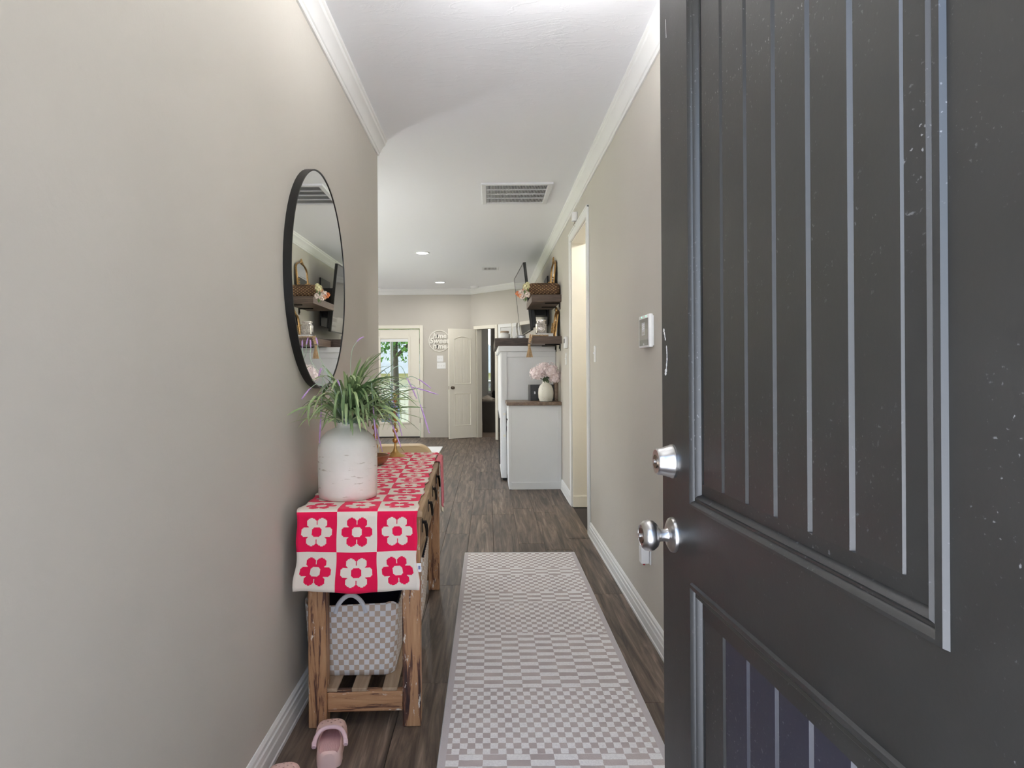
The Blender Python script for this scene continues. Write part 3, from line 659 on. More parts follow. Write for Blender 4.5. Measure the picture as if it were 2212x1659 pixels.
# ------------------------------------------------------------------ floating shelves
def shelf(z0, z1, y1, label):
    t = thing('floating_shelf', label, 'shelf', (XR, 6.96, z0), 0, 'floating wood shelves')
    MB().box(-.304, -.001, 0, y1-6.96, 0, z1-z0).build('board', mShelf, t, bevel=.002)
    for y in (.12, min(.56, y1-6.96-.05)):
        MB().tube([(-.012, y, -.05), (-.012, y, -.006), (-.16, y, -.006)], .006, 6).box(-.008, 0, y-.016, y+.016, -.07, 0).build('bracket', mBlack, t)
    return t
shelf(1.922, 1.995, 7.89, 'upper thick wood shelf holding the woven basket and arched mirror')
shelf(1.495, 1.570, 7.725, 'lower thick wood shelf holding the silver jar and bead garland')

# ------------------------------------------------------------------ television and things on the mantel
tv = thing('television', 'large flat black television tilted forward above the mantel', 'television', (.493, 7.95, 1.687))
ux = Vector((-.05, 1.5, 0)).normalized(); uz = Vector((-.084, 0, .793)).normalized(); uy = uz.cross(ux).normalized()
TVM = Matrix(((ux.x, uy.x, uz.x, 0), (ux.y, uy.y, uz.y, 0), (ux.z, uy.z, uz.z, 0), (0, 0, 0, 1)))
# local: x along screen width, y towards the viewer/hall or wall, z up
back = 1 if uy.x > 0 else -1
def tvb(m): return m.xf(TVM)
m = MB().box(0, 1.5, 0 if back > 0 else -.03, .03 if back > 0 else 0, 0, .797); tvb(m).build('housing', mBlackP, tv, bevel=.004)
f_ = -.0015*back; fr_ = MB()
for bx in ((0, 1.5, 0, .012), (0, 1.5, .785, .797), (0, .012, .012, .785), (1.488, 1.5, .012, .785)): fr_.box(bx[0], bx[1], min(-.004*back, 0), max(-.004*back, 0), bx[2], bx[3])
tvb(fr_).build('bezel', mBlackP, tv)
tvb(MB().box(.012, 1.488, min(f_, 0), max(f_, 0), .012, .785)).build('screen', mTVs, tv)
MB().box(.02, .235, .62, .88, .22, .58).box(.235, .251, .5, 1.0, .1, .7).build('wall_mount', mBlack, tv)
tvb(MB().box(.10, 1.40, *((.031, .085) if back > 0 else (-.085, -.031)), .04, .34)).build('rear_housing', mBlackP, tv, bevel=.008)
t = thing('soundbar', 'slim silver soundbar with black base lying below the television', 'soundbar', (.40, 8.27, 1.588))
MB().box(-.05, .05, 0, .95, .012, .06).build('bar', M('silver_plastic', S(190, 192, 196), .25, .6), t, bevel=.01, seg=2)
MB().box(-.075, .06, .02, .93, 0, .012).build('base', mBlackP, t, bevel=.003)
t = thing('ceramic_jar', 'squat white glazed jar with a tan lid at the end of the mantel', 'jar', (.185, 7.92, 1.588))
MB().lathe([(.05, 0), (.062, .006), (.066, .03), (.062, .055), (.045, .064), (.045, .07)]).build('body', mWhite, t)
MB().lathe([(.046, .069), (.052, .072), (.052, .086), (.044, .09), (.0001, .09)]).build('lid', M('tan_lid', S(176, 156, 136), .6), t)
t = thing('glass_bottle', 'tall clear ribbed glass vase on the mantel in front of the television', 'vase', (.31, 8.15, 1.588))
mb = MB(); R = []
for z, r_ in ((0, .035), (.06, .045), (.13, .036), (.2, .042), (.2, .038), (.13, .032), (.06, .041), (.008, .03)): R.append([(r_*math.cos(2*PI*i/20), r_*math.sin(2*PI*i/20), z) for i in range(20)])
t2 = NT('clear_glass'); t2.set(col=(1, 1, 1, 1), rough=.02, trans=1, ior=1.2); mb.loft(R, True, True, True).build('body', t2.m, t)

# ------------------------------------------------------------------ things on the shelves
def woven():
    t = NT('woven_fibre'); v = t.coord('Object', (1, 1, 1)); x, y, z = t.sep(v)
    a = t.math('ADD', t.math('MULTIPLY', t.math('SUBTRACT', x, y), 26), t.math('MULTIPLY', z, 36)); b = t.math('SUBTRACT', t.math('MULTIPLY', t.math('SUBTRACT', x, y), 26), t.math('MULTIPLY', z, 36))
    d = t.math('MULTIPLY', t.math('ABSOLUTE', t.math('SUBTRACT', t.math('FRACT', a), .5)), t.math('ABSOLUTE', t.math('SUBTRACT', t.math('FRACT', b), .5)))
    n = t.noise(v, 30, 3); k = t.math('ADD', t.math('MULTIPLY', d, 3.2), t.math('MULTIPLY_ADD', n, .5, -.25))
    t.set(col=t.ramp(k, [(.1, S(92, 66, 46)), (.4, S(134, 102, 72)), (.6, S(206, 170, 120))]), rough=.8); t.bump(k, .9, .006); return t.m
def rrect(a, b, r, z, n=6):
    P = []
    for cx, cy, a0 in ((a-r, b-r, 0), (-a+r, b-r, 90), (-a+r, -b+r, 180), (a-r, -b+r, 270)):
        for i in range(n+1):
            q = math.radians(a0+90*i/n); P.append((cx+r*math.cos(q), cy+r*math.sin(q), z))
    return P
t = thing('woven_basket', 'flat brown woven basket lying on the upper shelf', 'basket', (.570, 7.16, 1.996))
R = [rrect(.150, .13, .05, .001), rrect(.168, .145, .06, .02), rrect(.172, .15, .06, .06), rrect(.168, .145, .06, .10), rrect(.150, .13, .06, .125), rrect(.10, .08, .05, .132)]
mb = MB().loft(R)
mb.v = [(x, y, z-(.0 if x > -.12 else (-.12-x)*.1)) for x, y, z in mb.v]
mb.build('body', woven(), t, ang=80)
MB().tube([(math.cos(q)*.168, math.sin(q)*.145, .115) for q in [2*PI*i/24 for i in range(25)]], .007, 6).build('rim_braid', M('dark_fibre', S(84, 62, 44), .8), t)
def gilt(loc, w, h, label):
    t = thing('arched_mirror', label, 'mirror', loc, 0, 'gilt arched mirrors')
    lean = .045
    def arc(s_, n=14):
        a = w/2-s_
        return [(-a, s_)]+[(-a, h*.72)]+[(-a*math.cos(PI*i/n), h*.72+(h*.20-s_*.6)*math.sin(PI*i/n)) for i in range(1, n)]+[(a, h*.72), (a, s_)]
    def to3(P, d): return [(-.05+lean*z/h+d, y, z) for y, z in P]
    MB().loft([to3(arc(0), .010), to3(arc(0), -.002), to3(arc(.008), -.008), to3(arc(.018), -.006), to3(arc(.022), .002), to3(arc(.022), .008)], True, False, False).build('frame', mGold, t, ang=50)
    MB().loft([to3(arc(.021), .003), to3(arc(.021), .008)]).build('glass', mMirror, t)
    cr = MB()
    for y, z, r_ in ((0, h*.95, .022), (-.03, h*.925, .016), (.03, h*.925, .016), (0, h*.985, .013), (-.055, h*.90, .011), (.055, h*.90, .011)): cr.ball((-.05+lean*z/h-.006, y, z), r_, 10, 6, (.6, 1, 1))
    cr.build('crest', mGold, t, ang=80)
    bd = MB()
    for i in range(9):
        for s_ in (-1, 1): bd.ball((-.05+lean*(.03+i*.022*h/.48)/h-.014, s_*(w/2-.012), .02+i*.026*h/.48), .009, 8, 5)
    bd.build('beading', mGold, t, ang=80)['kind'] = 'stuff'; return t
gilt((.735, 7.56, 1.995), .46, .475, 'tall gilt arched mirror leaning on the wall on the upper shelf')
gilt((.738, 7.27, 1.570), .34, .315, 'small gilt arched mirror leaning on the wall on the lower shelf')
t = thing('white_box', 'flat white box lying under the silver jar on the lower shelf', 'box', (.585, 7.10, 1.571))
MB().box(-.08, .08, -.07, .09, 0, .024).build('body', mWhite, t, bevel=.002); MB().box(-.083, .083, -.073, .093, .024, .032).build('lid', mWhite, t, bevel=.002)
t = thing('silver_jar', 'square mercury glass jar with a round flower relief', 'jar', (.545, 7.11, 1.603))
mSil = M('mercury_glass', S(206, 200, 196), .22, .85, .25, 60, .6, 90)
MB().loft([rrect(.048, .048, .015, 0), rrect(.056, .056, .018, .008), rrect(.056, .056, .018, .10), rrect(.044, .044, .02, .112), rrect(.044, .044, .02, .128), rrect(.05, .05, .02, .132), rrect(.05, .05, .02, .142), rrect(.02, .02, .01, .145)]).build('body', mSil, t, ang=50)
rl = MB()
for k in range(3):
    for i in range(8+6*k):
        q = 2*PI*i/(8+6*k); rr = .010+.014*k
        rl.ball((rr*math.cos(q), -.056, .055+rr*math.sin(q)), .0045+.001*k, 6, 4, (1, .6, 1))
rl.build('flower_relief', mSil, t, ang=80)['kind'] = 'stuff'
t = thing('bead_garland', 'natural wood bead garland with a jute tassel hanging over the lower shelf', 'garland', (.43, 6.94, 1.50))
mBead = M('wood_bead', S(190, 160, 128), .6, var=.12, vs_=20)
bm_ = MB().ball((0, 0, 0), .0095, 10, 6).mesh('bead', mBead, ang=80)
pts = [(.175-.0175*i, .085-.010*abs(i-5)*.4, .0805) for i in range(10)]+[(.165-.0165*i, .10-.004*i, .081) for i in range(0)]
pts += [(.012-.006*i, -.012, .078-.0175*i) for i in range(5)]+[(-.008-.002*i, .004, .082-.0175*i) for i in range(5)]
for p in pts: link('bead', bm_, t).location = p
tm_ = MB(); rr_ = random.Random(8)
tm_.lathe([(.006, .0), (.013, -.004), (.015, -.012), (.012, -.02), (.013, -.026)], (-.018, -.004, -.01), 12)
for i in range(44):
    q = rr_.uniform(0, 2*PI); k = rr_.uniform(.2, 1)
    tm_.tube([(-.018+.008*k*math.cos(q), -.004+.008*k*math.sin(q), -.034), (-.018+.022*k*math.cos(q), -.004+.018*k*math.sin(q), -.085), (-.018+.036*k*math.cos(q), -.004+.03*k*math.sin(q), -.137-.01*rr_.random())], .0028, 4)
tm_.build('tassel', M('jute', S(186, 158, 124), .9, var=.15, vs_=40), t)
# flower spray on the basket edge
def bloom(mb, c, r, rd, n=22):
    for i in range(n):
        th = math.acos(1-1.85*(i+.5)/n); ph = i*2.39996
        d = Vector((math.sin(th)*math.cos(ph), math.sin(th)*math.sin(ph), math.cos(th)))
        u = d.cross(Vector((.31, .2, .93))).normalized(); v = d.cross(u)
        k = r*rd.uniform(.38, .5); p = Vector(c)+d*r*rd.uniform(.78, 1.0)
        pts_ = [p-d*r*.25]+[p+(u*math.cos(a)+v*math.sin(a))*k*(1 if j % 2 else .8)+d*k*(.25 if j % 2 else .05) for j, a in enumerate([2*PI*q/8 for q in range(8)])]
        o = len(mb.v); mb.v += [tuple(q) for q in pts_]; mb.f += [(o, o+1+j, o+1+(j+1) % 8) for j in range(8)]
    return mb
rd = random.Random(11)
t = thing('artificial_flowers', 'loose spray of peach and white silk flowers at the left end of the upper shelf', 'flowers', (.40, 7.02, 2.0))
mPe = M('peach_petal', S(240, 186, 152), .7, var=.08); mWp = M('blush_white_petal', S(244, 230, 222), .7, var=.05); mYe = M('cream_yellow_petal', S(238, 232, 190), .7, var=.05); mOr = M('orange_petal', S(236, 146, 96), .7)
for (x, y, z, r_, mt) in ((-.015, -.06, .075, .034, mYe), (-.03, -.05, .005, .036, mWp), (-.065, -.03, .02, .030, mWp), (-.045, -.06, -.03, .028, mWp), (-.10, -.02, .012, .022, mOr), (-.005, -.07, -.005, .03, mWp), (-.085, 0, -.005, .020, mOr), (-.025, -.02, .045, .028, mPe), (.0, -.05, .105, .02, mYe), (-.07, -.05, -.02, .022, mPe)):
    bloom(MB(), (x, y, z), r_, rd, 18).build('bloom', mt, t, ang=80)
mGr = M('silk_leaf', S(92, 112, 66), .6, var=.2)
for (x, y, z, a) in ((-.02, -.07, -.05, 0), (-.04, -.06, -.055, 1.2), (.0, -.065, .04, 2.2), (-.03, -.075, .02, 3.5)):
    MB().add([(x, y, z+.025), (x+.014*math.cos(a), y-.004, z), (x+.01*math.sin(a), y-.01, z-.03), (x-.014*math.cos(a), y-.004, z)], [(0, 1, 2), (0, 2, 3)]).build('leaf', mGr, t)
MB().tube([(.02, .02, .05), (-.02, -.02, .03), (-.05, -.03, .0)], .003, 5).tube([(.02, .02, .05), (-.01, -.04, .06), (-.015, -.05, .07)], .003, 5).build('stem', mGr, t)

# ------------------------------------------------------------------ on the low cabinet
t = thing('speckled_vase', 'small speckled cream vase on the low white cabinet', 'vase', (.595, 7.15, .896))
ms = NT('speckled_glaze'); v = ms.coord('Object'); ms.set(col=ms.mix(ms.ramp(ms.noise(v, 130, 2), [(.66, (0, 0, 0)), (.7, (1, 1, 1))]), S(228, 226, 214), S(176, 168, 150)), rough=.18)
MB().lathe([(.055, 0), (.066, .004), (.078, .04), (.081, .09), (.077, .135), (.062, .168), (.042, .185), (.036, .195), (.037, .215), (.033, .215), (.032, .19), (.05, .17), (.0001, .03)], n=36).build('body', ms.m, t, ang=50)
t = thing('hydrangea_bouquet', 'pale pink hydrangea bouquet in the speckled vase', 'flowers', (.595, 7.15, 1.09))
mHy = M('pink_hydrangea', S(248, 234, 235), .7, var=.06, vs_=30); rd = random.Random(4)
for (x, y, z, r_) in ((-.095, -.02, .10, .078), (.045, -.03, .125, .085), (-.03, .05, .13, .08), (.095, .0, .06, .07), (-.02, -.05, .15, .06)):
    mb = MB()
    for i in range(52):
        th = math.acos(1-1.75*(i+.5)/52); ph = i*2.39996+rd.random()*.4
        d = Vector((math.sin(th)*math.cos(ph), math.sin(th)*math.sin(ph), math.cos(th))); c = Vector((x, y, z))+d*r_*rd.uniform(.82, 1.05)
        u = d.cross(Vector((.3, .25, .9))).normalized(); v = d.cross(u); k0 = rd.random()*1.6
        for q in range(4):
            a = k0+q*PI/2; e1 = u*math.cos(a)+v*math.sin(a); e2 = -u*math.sin(a)+v*math.cos(a); s_ = .019
            o = len(mb.v); mb.v += [tuple(c), tuple(c+e1*s_*.6+e2*s_*.45+d*.003), tuple(c+e1*s_+d*.006), tuple(c+e1*s_*.6-e2*s_*.45+d*.001)]; mb.f += [(o, o+1, o+2), (o, o+2, o+3)]
    mb.ball((x, y, z), r_*.78, 12, 8)
    mb.build('bloom', mHy, t, ang=30)
mDk = M('dark_leaf', S(58, 78, 48), .5, var=.2)
MB().tube([(0, 0, -.06), (-.02, -.01, .03), (-.08, -.02, .06)], .004, 6).tube([(0, .01, -.06), (.01, 0, .03), (.045, -.03, .07)], .004, 6).build('stem', mDk, t)
for (x, z, a, s_) in ((-.03, .04, .4, 1), (.0, .05, -.2, 1.1), (.03, .03, -.7, 1), (-.01, .02, .1, .9), (.015, .07, .3, 1)):
    m = MB().add([(0, 0, 0), (.018, -.004, .03), (0, -.010, .065), (-.018, -.004, .03), (0, .003, .03)], [(0, 1, 4), (1, 2, 4), (2, 3, 4), (3, 0, 4)])
    m.xf(Matrix.Translation((x, -.035, z-.03)) @ Matrix.Rotation(a, 4, 'Y') @ Matrix.Scale(s_, 4)).build('leaf', mDk, t)
t = thing('black_letter_block', 'black box sign with grey side and a small letter B behind the speckled vase', 'box sign', (.575, 7.40, .896))
MB().box(-.125, .125, -.028, .03, 0, .172).build('box', mBlackP, t, bevel=.002)
MB().box(-.150, -.126, -.028, .03, 0, .172).build('grey_side', M('grey_card', S(128, 128, 130), .7), t)
bmesh_ = text_mesh('B', .034, .002, 0, .001); bmesh_.xf(TM); bmesh_.xf(Matrix.Translation((-.080, -.0285, .083))).build('letter', mWhite, t)
MB().box(-.092, -.068, -.0284, -.028, .064, .102).build('letter_label', M('dark_grey_card', S(70, 70, 72), .7), t)
t = thing('wood_frame', 'brown wooden frame standing at the wall behind the speckled vase', 'picture frame', (.728, 7.42, .896))
MB().box(-.02, .013, -.10, .10, 0, .018).box(-.02, .013, -.10, .10, .18, .2).box(-.02, .013, -.10, -.082, .018, .18).box(-.02, .013, .082, .10, .018, .18).build('frame', mCounter, t, bevel=.002)
MB().box(-.004, .0, -.083, .083, .017, .181).build('picture', M('blank_picture', S(190, 180, 168), .6), t)

# ------------------------------------------------------------------ round mirror on the left wall
t = thing('round_mirror', 'large round mirror with a thin black metal frame on the left wall', 'mirror', (XL, 2.76, 1.60))
def xring(prof, n=72):
    R = [[(x, r_*math.cos(2*PI*i/n), r_*math.sin(2*PI*i/n)) for i in range(n)] for r_, x in prof]
    return MB().loft(R, True, False, False)
xring([(.434, .0), (.434, .030), (.4285, .030), (.4285, .0255), (.4285, .0)]).build('frame', mBlack, t)
m = MB(); n = 72
m.loft([[(x, (.4287*math.cos(2*PI*i/n)), .4287*math.sin(2*PI*i/n)) for i in range(n)] for x in (.004, .0275)])
m.build('glass', mMirror, t)

# ------------------------------------------------------------------ console table
TX, TY, TR = -.44, 2.33, .028
t = thing('console_table', 'worn wooden console table with chipped paint legs against the left wall', 'table', (TX, TY, 0), TR)
TLEN = 1.60
MB().box(-.21, .21, 0, TLEN, .734, .758).build('tabletop', mWornY, t, bevel=.004, seg=2)
for (x0, y0) in ((-.19, .035), (.135, .035), (-.19, TLEN-.10), (.135, TLEN-.10)):
    MB().box(x0, x0+.062, y0, y0+.062, 0, .734).build('leg', mWornZ, t, bevel=.003)
yA, yB = .097, TLEN-.10
MB().box(-.128, .135, .045, .07, .56, .734).box(-.128, .135, TLEN-.075, TLEN-.05, .56, .734).box(-.185, -.165, yA, yB, .56, .734).box(.165, .192, yA, yB, .545, .565).box(.165, .192, yA, yB, .722, .734).box(.165, .192, (yA+yB)/2-.02, (yA+yB)/2+.02, .565, .722).build('apron', mWornY, t, bevel=.002)
for k in range(2):
    y0 = [yA+.006, (yA+yB)/2+.026][k]; y1 = [(yA+yB)/2-.026, yB-.006][k]
    d = MB().box(-.10, .190, y0, y1, .570, .718).build('drawer', mWornY, t, bevel=.003)
    for q in (.22, .78):
        y = y0+(y1-y0)*q
        MB().box(.190, .193, y-.010, y+.010, .625, .675).lathe([(.006, .193), (.006, .207), (.004, .209)], (0, y, .662), 10, 'x').tube([(.203, y-.022, .662), (.207, y-.026, .645), (.209, y-.018, .615), (.209, y, .608), (.209, y+.018, .615), (.207, y+.026, .645), (.203, y+.022, .662)], .0042, 6).build('drawer_pull', mBronze, d)
MB().box(-.128, .135, .045, .085, .050, .118).build('stretcher', mWornX, t, bevel=.004)
MB().box(-.128, .135, TLEN-.085, TLEN-.05, .050, .118).build('stretcher', mWornX, t, bevel=.004)
for x in (-.12, -.018, .088): MB().box(x-.026, x+.026, .05, TLEN-.055, .118, .130).build('slat', mSlat, t, bevel=.002)

# flower runner on the console
t = thing('table_runner', 'cream and crimson knitted runner with checkered daisy squares draped over the console table end', 'table runner', (TX, TY, .758), TR)
CELL = .1345; N_OVER = 2; NX = 36
mb = MB(); uvs = []; rr_ = random.Random(2)
path = []
hang = CELL*2; topl = 1.575
steps = []
s_ = -hang
while s_ < topl: steps.append(s_); s_ += .012
steps.append(topl)
for s_ in steps:
    for i in range(NX+1):
        q = i/NX; wdt = 3*CELL
        wob = .0035*math.sin(s_*21+1.3)+.003*math.sin(s_*47)
        xr = -.212+wdt*q+wob*(2*q-1)*1.0
        rip = .0012*math.sin(s_*60+q*9)+.0008*math.sin(q*40+s_*13)
        if s_ < -.006:
            h = -s_-.006; flare = .010*h/hang*(2*q-1)
            x, y, z = xr+flare-.004*(h/hang), -.010-.010*(h/hang)+.006*math.sin(q*9+.6)*(h/hang)+.003*math.sin(q*23)*(h/hang), -.006-h+.0035*math.sin(q*7+1)*(h/hang)
        elif s_ < .012:
            f = (s_+.006)/.018; a = f*PI/2
            x, y, z = xr, -.010+.016*(1-math.cos(a)), -.006+.0095*math.sin(a)
        else: x, y, z = xr, s_-.006, .0035+abs(rip)
        mb.v.append((x, y, z)); uvs.append(((q*3), (s_+hang)/CELL))
for j in range(len(steps)-1):
    for i in range(NX):
        a = j*(NX+1)+i; mb.f.append((a, a+1, a+NX+2, a+NX+1))
mb.uv = uvs
o = mb.build('cloth', mFlower, t, ang=80); sm = o.modifiers.new('thickness', 'SOLIDIFY'); sm.thickness = .003; sm.offset = 1
tg = MB().box(.184, .206, -.021, -.0190, -.205, -.175).build('care_label', mWhite, t); tg['label'] = 'small white care label'
MB().box(.196, .203, -.0215, -.021, -.196, -.184).build('label_print', M('label_ink', S(120, 130, 170), .7), tg)

# baskets under the table
def check_basket(loc, rz, w, d, h, label):
    t = thing('checkered_basket', label, 'basket', loc, rz, 'checkered storage baskets')
    nz = 12; mb = MB(); uv = []
    base = rrect(1, 1, .3, 0, 5); n = len(base)
    cell = .0198
    for k in range(nz+1):
        f = k/nz; tp = .90+.10*f+.012*math.sin(f*PI)
        a, b = w/2*tp, d/2*tp; R = rrect(a, b, .045, h*f, 5)
        per = 0; prev = R[0]
        for j, p in enumerate(R+[R[0]]):
            if j: per += math.hypot(p[0]-prev[0], p[1]-prev[1])
            wob = .004*math.sin(j*1.1+f*4)
            dz = -.010*f*math.sin(j*.9) if k == nz else 0
            mb.v.append((p[0]*(1+wob), p[1]*(1+wob), p[2]+dz)); uv.append((per/tp/cell, h*f/cell)); prev = p
    m_ = n+1
    for k in range(nz):
        for j in range(n): mb.f.append((k*m_+j, k*m_+j+1, (k+1)*m_+j+1, (k+1)*m_+j))
    mb.uv = uv
    o = mb.build('body', mCheck, t, ang=60); sm = o.modifiers.new('thickness', 'SOLIDIFY'); sm.thickness = .004; sm.offset = -1
    MB().loft([rrect(w/2*.90, d/2*.90, .045, .001, 5), rrect(w/2*.90, d/2*.90, .045, .006, 5)]).build('bottom', mCheck, t)
    f0 = .08
    rings = [rrect(w/2*.985-.006, d/2*.985-.006, .04, h-.004, 5), rrect(w/2*.96-.006, d/2*.96-.006, .04, h*.6, 5), rrect(w/2*.90-.008, d/2*.90-.008, .04, .012, 5)]
    MB().loft(rings, True, False, True).build('liner', mNavyCl, t, ang=60)
    for s_ in (-1, 1):
        y = s_*(d/2-.004)
        MB().tube([(-.055+.110*i/14, y-s_*.006*math.sin(PI*i/14), h-.03+.062*math.sin(PI*i/14)**.6) for i in range(15)], .0085, 8).build('handle', mRope, t)
    return t
check_basket((-.510, 2.660, .131), TR, .344, .40, .262, 'front taupe and white checkered cloth basket with rope handle under the console')
check_basket((-.470, 3.13, .131), TR, .36, .42, .30, 'second taupe and white checkered basket, behind the front one under the console')

# pink towel over the front edge
t = thing('hand_towel', 'pink and cream towel hanging over the far front edge of the console', 'towel', (TX, TY, .758), TR)
mb = MB(); NN = 14
prof = [(.195, .0035), (.203, .0035), (.212, .0035), (.2165, .000), (.2175, -.012), (.218, -.05), (.219, -.10), (.220, -.15), (.221, -.19), (.222, -.225)]
for j in range(NN+1):
    f = j/NN; y = 1.20+.26*f
    for i, (x, z) in enumerate(prof):
        g_ = max(0, i-3)/6
        mb.v.append((x+.005*g_*math.sin(f*13)+.001, y+(.5-f)*.10*g_, z*(1+.12*g_*math.sin(f*4+.5))))
for j in range(NN):
    for i in range(len(prof)-1):
        a = j*len(prof)+i; mb.f.append((a, a+1, a+len(prof)+1, a+len(prof)))
o = mb.build('cloth', mPink, t, ang=80); sm = o.modifiers.new('thickness', 'SOLIDIFY'); sm.thickness = .005; sm.offset = 1
fr_ = MB()
for j in range(18):
    f = j/17; y = 1.25+.16*f; x = .223+.005*math.sin(f*13); z0 = -.225*(1+.12*math.sin(f*4+.5))
    fr_.tube([(x, y, z0+.004), (x+.001, y+.001, z0-.022)], .003, 4)
fr_.build('fringe', M('cream_fringe', S(236, 222, 196), .9), t)['kind'] = 'stuff'

# ------------------------------------------------------------------ vase and faux grass
VX, VY, VZ = -.530, 2.555, .7655
t = thing('white_vase', 'big distressed white bottle vase standing on the daisy runner', 'vase', (VX, VY, VZ))
MB().lathe([(.098, 0), (.105, .004), (.108, .02), (.1095, .10), (.109, .18), (.105, .205), (.095, .225), (.075, .245), (.050, .258), (.040, .266), (.0365, .275), (.0365, .294), (.0345, .297), (.031, .294), (.030, .27), (.08, .22), (.09, .05), (.0001, .03)], n=56).build('body', mPot, t, ang=50)
t = thing('faux_grass_plant', 'artificial grass plant with lilac tipped stems in the big white vase', 'plant', (VX, VY, VZ+.27))
rd = random.Random(21)
def blade(az, el, L, droop, w0, r0, n=8):
    mb = MB(); p = Vector((r0*math.cos(az), r0*math.sin(az), 0)); rows = []
    side = Vector((-math.sin(az), math.cos(az), 0)); tw = rd.uniform(-.5, .5)
    for i in range(n+1):
        f = i/n; e = el-droop*(1.25/(1+math.exp(-9*(f-.58)))-.007)
        d = Vector((math.cos(az)*math.cos(e), math.sin(az)*math.cos(e), math.sin(e)))
        w_ = w0*(.55+.9*f if f < .4 else 1.15-.9*(f-.4)**1.3-.25*(f-.4))
        w_ = max(w_*(1 if f < .97 else .25), .0006)
        sd_ = (side*math.cos(tw*f)+d.cross(side)*math.sin(tw*f)); nn = sd_.cross(d)
        rows.append((p-sd_*w_, p+nn*w_*.35, p+sd_*w_)); p = p+d*(L/n)
    for r_ in rows: mb.v += [tuple(q) for q in r_]
    for i in range(n):
        a = i*3; mb.f += [(a, a+1, a+4, a+3), (a+1, a+2, a+5, a+4)]
    return mb, rows
def wall_ok(rows):
    return all(r_[1].x+VX > (XL+.04 if r_[1].z+VZ+.27 > 1.14 and r_[1].y+VY > 2.3 else XL+.006) for r_ in rows)
made = 0
while made < 235:
    az = rd.uniform(0, 2*PI)
    if rd.random() < .30: az = rd.gauss(-.15, .8)          # fuller towards the hall
    u_ = rd.random()
    el = math.radians(rd.uniform(12, 80)); L = rd.uniform(.17, .33); droop = rd.uniform(.3, 1.2) if el < .7 else rd.uniform(1.1, 2.5)
    if u_ < .14: el = math.radians(rd.uniform(58, 86)); L = rd.uniform(.24, .34); droop = rd.uniform(.5, 1.6)
    mb, rows = blade(az, el, L, droop, rd.uniform(.0042, .0074), rd.uniform(.004, .026))
    tries = 0
    if not wall_ok(rows) or any(r_[1].z < (-.022 if math.sin(az) < .0 else -.10) for r_ in rows): continue
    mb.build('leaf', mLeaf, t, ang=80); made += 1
# lilac tipped stems: (azimuth, elevation, length, droop)
def stem(pts, r_tip0=.0028):
    P = [Vector(p)-Vector((VX, VY, VZ+.27)) for p in pts]
    # Catmull-like resample
    Q = []
    for i in range(len(P)-1):
        a, b, c, d = P[max(i-1, 0)], P[i], P[i+1], P[min(i+2, len(P)-1)]
        for k in range(5):
            f = k/5; Q.append(.5*((2*b)+(c-a)*f+(2*a-5*b+4*c-d)*f*f+(3*b-a-3*c+d)*f**3))
    Q.append(P[-1]); n = len(Q); c = int(n*.76)
    st = MB().tube(Q[:c+1], .0013, 5).build('flower_stem', mStem, t)
    sp = MB().tube(Q[c:], [.0018]+[.0028]*(n-c-3)+[.0022, .001], 6)
    for q in Q[c:]:
        for k in range(3):
            a = rd.uniform(0, 2*PI); sp.ball(tuple(q+Vector((math.cos(a), math.sin(a), rd.uniform(-.5, .5)))*.0022), .0016, 5, 4)
    sp.build('flower_spike', mLilac, st, ang=80)
def PX(px, py, d):
    dx, dy = px-1056, py-797; k = math.radians(.37); a = dx*math.cos(k)-dy*math.sin(k); b = dx*math.sin(k)+dy*math.cos(k)
    return (a*d/1475, d, 1.24-b*d/1475)
root = (VX, VY, VZ+.25)
for mid, tip, d in (((835, 835), (945, 852), 2.50), ((890, 830), (927, 935), 2.46), ((830, 800), (868, 940), 2.62), ((700, 800), (690, 955), 2.50), ((690, 830), (615, 862), 2.40), ((672, 780), (652, 735), 2.52), ((690, 770), (678, 700+30), 2.6),
                    ((800, 820), (812, 950), 2.45), ((700, 790), (688, 815), 2.5), ((790, 860), (826, 975), 2.66), ((815, 850), (866, 965), 2.55), ((760, 760), (784, 728), 2.6), ((880, 815), (930, 838), 2.7), ((860, 790), (900, 860), 2.58), ((740, 860), (728, 820), 2.42)):
    a = Vector(PX(*mid, d)); b = Vector(PX(*tip, d))
    a.x = max(a.x, XL+.042); b.x = max(b.x, XL+.042)
    stem([root, tuple((Vector(root)*.4+a*.6)+Vector((0, 0, .02))), tuple(a), tuple((a+b)/2+Vector((0, 0, .012))), tuple(b)])

# ------------------------------------------------------------------ candlesticks and bowl on the runner
def candlestick(loc, label, hs):
    t = thing('candlestick', label, 'candlestick', loc, 0, 'brass beaded candlesticks')
    MB().lathe([(.056, 0), (.057, .004), (.050, .010), (.030, .018), (.014, .032), (.007, .052), (.0058, .075)], n=28).build('base', mBrass, t, ang=60)
    top = hs[-1]+.03
    MB().lathe([(.0058, .075), (.0058, top-.012), (.012, top-.010), (.013, top-.004), (.010, top+.004), (.008, top+.004), (.008, top-.006), (.0001, top-.006)], n=16).build('stem', mBrass, t, ang=50)
    bm_ = MB().ball((0, 0, 0), .0160, 18, 12).mesh('bead', mBrass, ang=80)
    for h in hs: link('bead', bm_, t).location = (0, 0, h)
candlestick((-.515, 3.74, .763), 'taller brass beaded candlestick, right of the vase', [.090, .145, .207, .252, .312])
candlestick((-.605, 3.62, .763), 'shorter brass beaded candlestick, partly behind the white vase', [.070, .122, .172, .226])
t = thing('wooden_bowl', 'small brown wooden dish behind the white vase', 'bowl', (-.592, 3.40, .763))
MB().lathe([(.045, 0), (.055, .003), (.080, .022), (.094, .045), (.096, .052), (.091, .052), (.074, .026), (.05, .010), (.0001, .008)], n=36).build('body', mBowl, t, ang=50)

